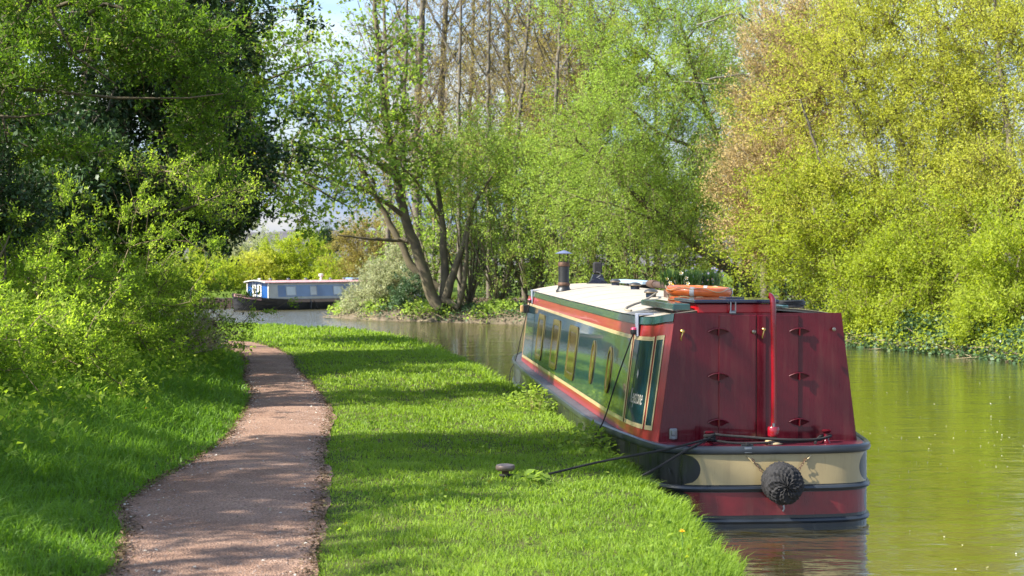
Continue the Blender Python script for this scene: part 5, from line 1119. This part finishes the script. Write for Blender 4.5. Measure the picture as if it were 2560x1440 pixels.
# path details
def on_path(n, y0, y1, edge=.0):
    y = RNG.uniform(y0, y1, n); u = RNG.uniform(0, 1, n) if not edge else np.where(RNG.uniform(0, 1, n) < .5, np.abs(RNG.normal(0, edge, n)), 1 - np.abs(RNG.normal(0, edge, n))); u = u.clip(-.04, 1.04)
    return pathL(y) * (1 - u) + pathR(y) * u, y
def stones(name, x, y, s, leaf, label):
    n = len(x); z = np.full(n, BANK + .022); V = []
    d = np.array([(1, 0, 0), (0, 1, 0), (-1, 0, 0), (0, -1, 0), (0, 0, .8)]); a = RNG.uniform(0, 6.28, n); sz = s * RNG.uniform(.4, 1.3, n)
    rx = np.cos(a)[:, None] * d[None, :, 0] - np.sin(a)[:, None] * d[None, :, 1]; ry = np.sin(a)[:, None] * d[None, :, 0] + np.cos(a)[:, None] * d[None, :, 1]
    V = np.stack([x[:, None] + rx * sz[:, None], y[:, None] + ry * sz[:, None] * RNG.uniform(.6, 1, (n, 1)), z[:, None] + d[None, :, 2] * sz[:, None] * .7 - .004], -1).reshape(-1, 3); k = np.arange(n)[:, None, None] * 5
    T = (k + np.array([[0, 1, 4], [1, 2, 4], [2, 3, 4], [3, 0, 4]])[None]).reshape(-1, 3)
    o = obj(name, mesh_np(name, V, T=T, mats=[LEAF[leaf]], tint=np.repeat(RNG.uniform(0, 1, n), 5)), kind='stuff'); o['label'] = label
x, y = on_path(6000, 7.8, 20); stones('gravel', x, y, .007, 'stone', 'loose grit on the reddish path')
x, y = on_path(700, 8, 26, .10); x2, y2 = on_path(260, 8, 26); x = np.concatenate([x, x2]); y = np.concatenate([y, y2]); leaf_cover('fallen_leaves', x, y, np.full(len(x), BANK + .03), .027, 'litter', 'pale petals and dead leaves scattered on the path', flat=True)
n = 4200; y = 7.8 * (34 / 7.8) ** RNG.uniform(0, 1, n); sd_ = RNG.uniform(0, 1, n) < .5; off = np.abs(RNG.normal(0, .05, n)) - .03
x = np.where(sd_, pathL(y) + off, pathR(y) - off); leaf_cover('edge_litter', x, y, np.full(n, BANK + .028) + RNG.uniform(0, .012, n), .040, 'dead', 'straw and crumbs of turf along the path edges', flat=True, wid=.35)
# floating bits on the water
n = 700; y = RNG.uniform(9, 30, n); x = 3.3 + RNG.uniform(0, 1, n) * (y * .336 - 3.0).clip(.2); k = (RNG.uniform(0, 1, n) < .25 + 1.2 * np.exp(-((y - 19) / 2.2) ** 2)); x, y = x[k], y[k]
leaf_cover('floating_petals', x, y, np.full(len(x), .004), .018, 'foam', 'tiny pale petals floating on the canal', flat=True)
# dandelions
for px, py, z, lb in ((1706, 1332, .12, 'yellow dandelion alone in the bright grass below the boat stern'), (365, 1022, .2, 'yellow dandelion at the hedge foot, uppermost of the near cluster'), (281, 1044, .2, 'yellow dandelion in the verge, middle of the hedge-foot cluster'), (262, 1049, .2, 'yellow dandelion in the verge, leftmost of the hedge-foot cluster'), (302, 1051, .2, 'yellow dandelion in the verge, lowest of the hedge-foot cluster'), (418, 968, .2, 'yellow dandelion beside the dry stems at the hedge foot'), (874, 826, .1, 'tiny yellow dandelion on the far grass edge by the water')):
    Y = 3840 * (EYE - BANK - z) / (py - 655); X = (px - 1280) / 3840 * Y; gz = float(ground(X, Y))
    o = thing('dandelion', lb, 'flower', (X, Y, gz), 0, 'dandelions'); f = MB(); hgt = EYE - (py - 655) / 3840 * Y - gz
    for ring in range(3):
        for q in range(9):
            a = q * .698 + ring * .3; r = .022 * (1 - ring * .28); f.add([(0, 0, hgt), (r * .7 * math.cos(a - .25), r * .7 * math.sin(a - .25), hgt + .004 + ring * .004), (r * math.cos(a), r * math.sin(a), hgt + .008 + ring * .006), (r * .7 * math.cos(a + .25), r * .7 * math.sin(a + .25), hgt + .004 + ring * .004)], [(0, 1, 2, 3)])
    f.build('flower_head', MT['petalyellow'], o); MB().tube([(0, 0, -.01), (.004, 0, hgt * .6), (0, 0, hgt)], .0025, 5).build('stem', MT['leafy'], o)
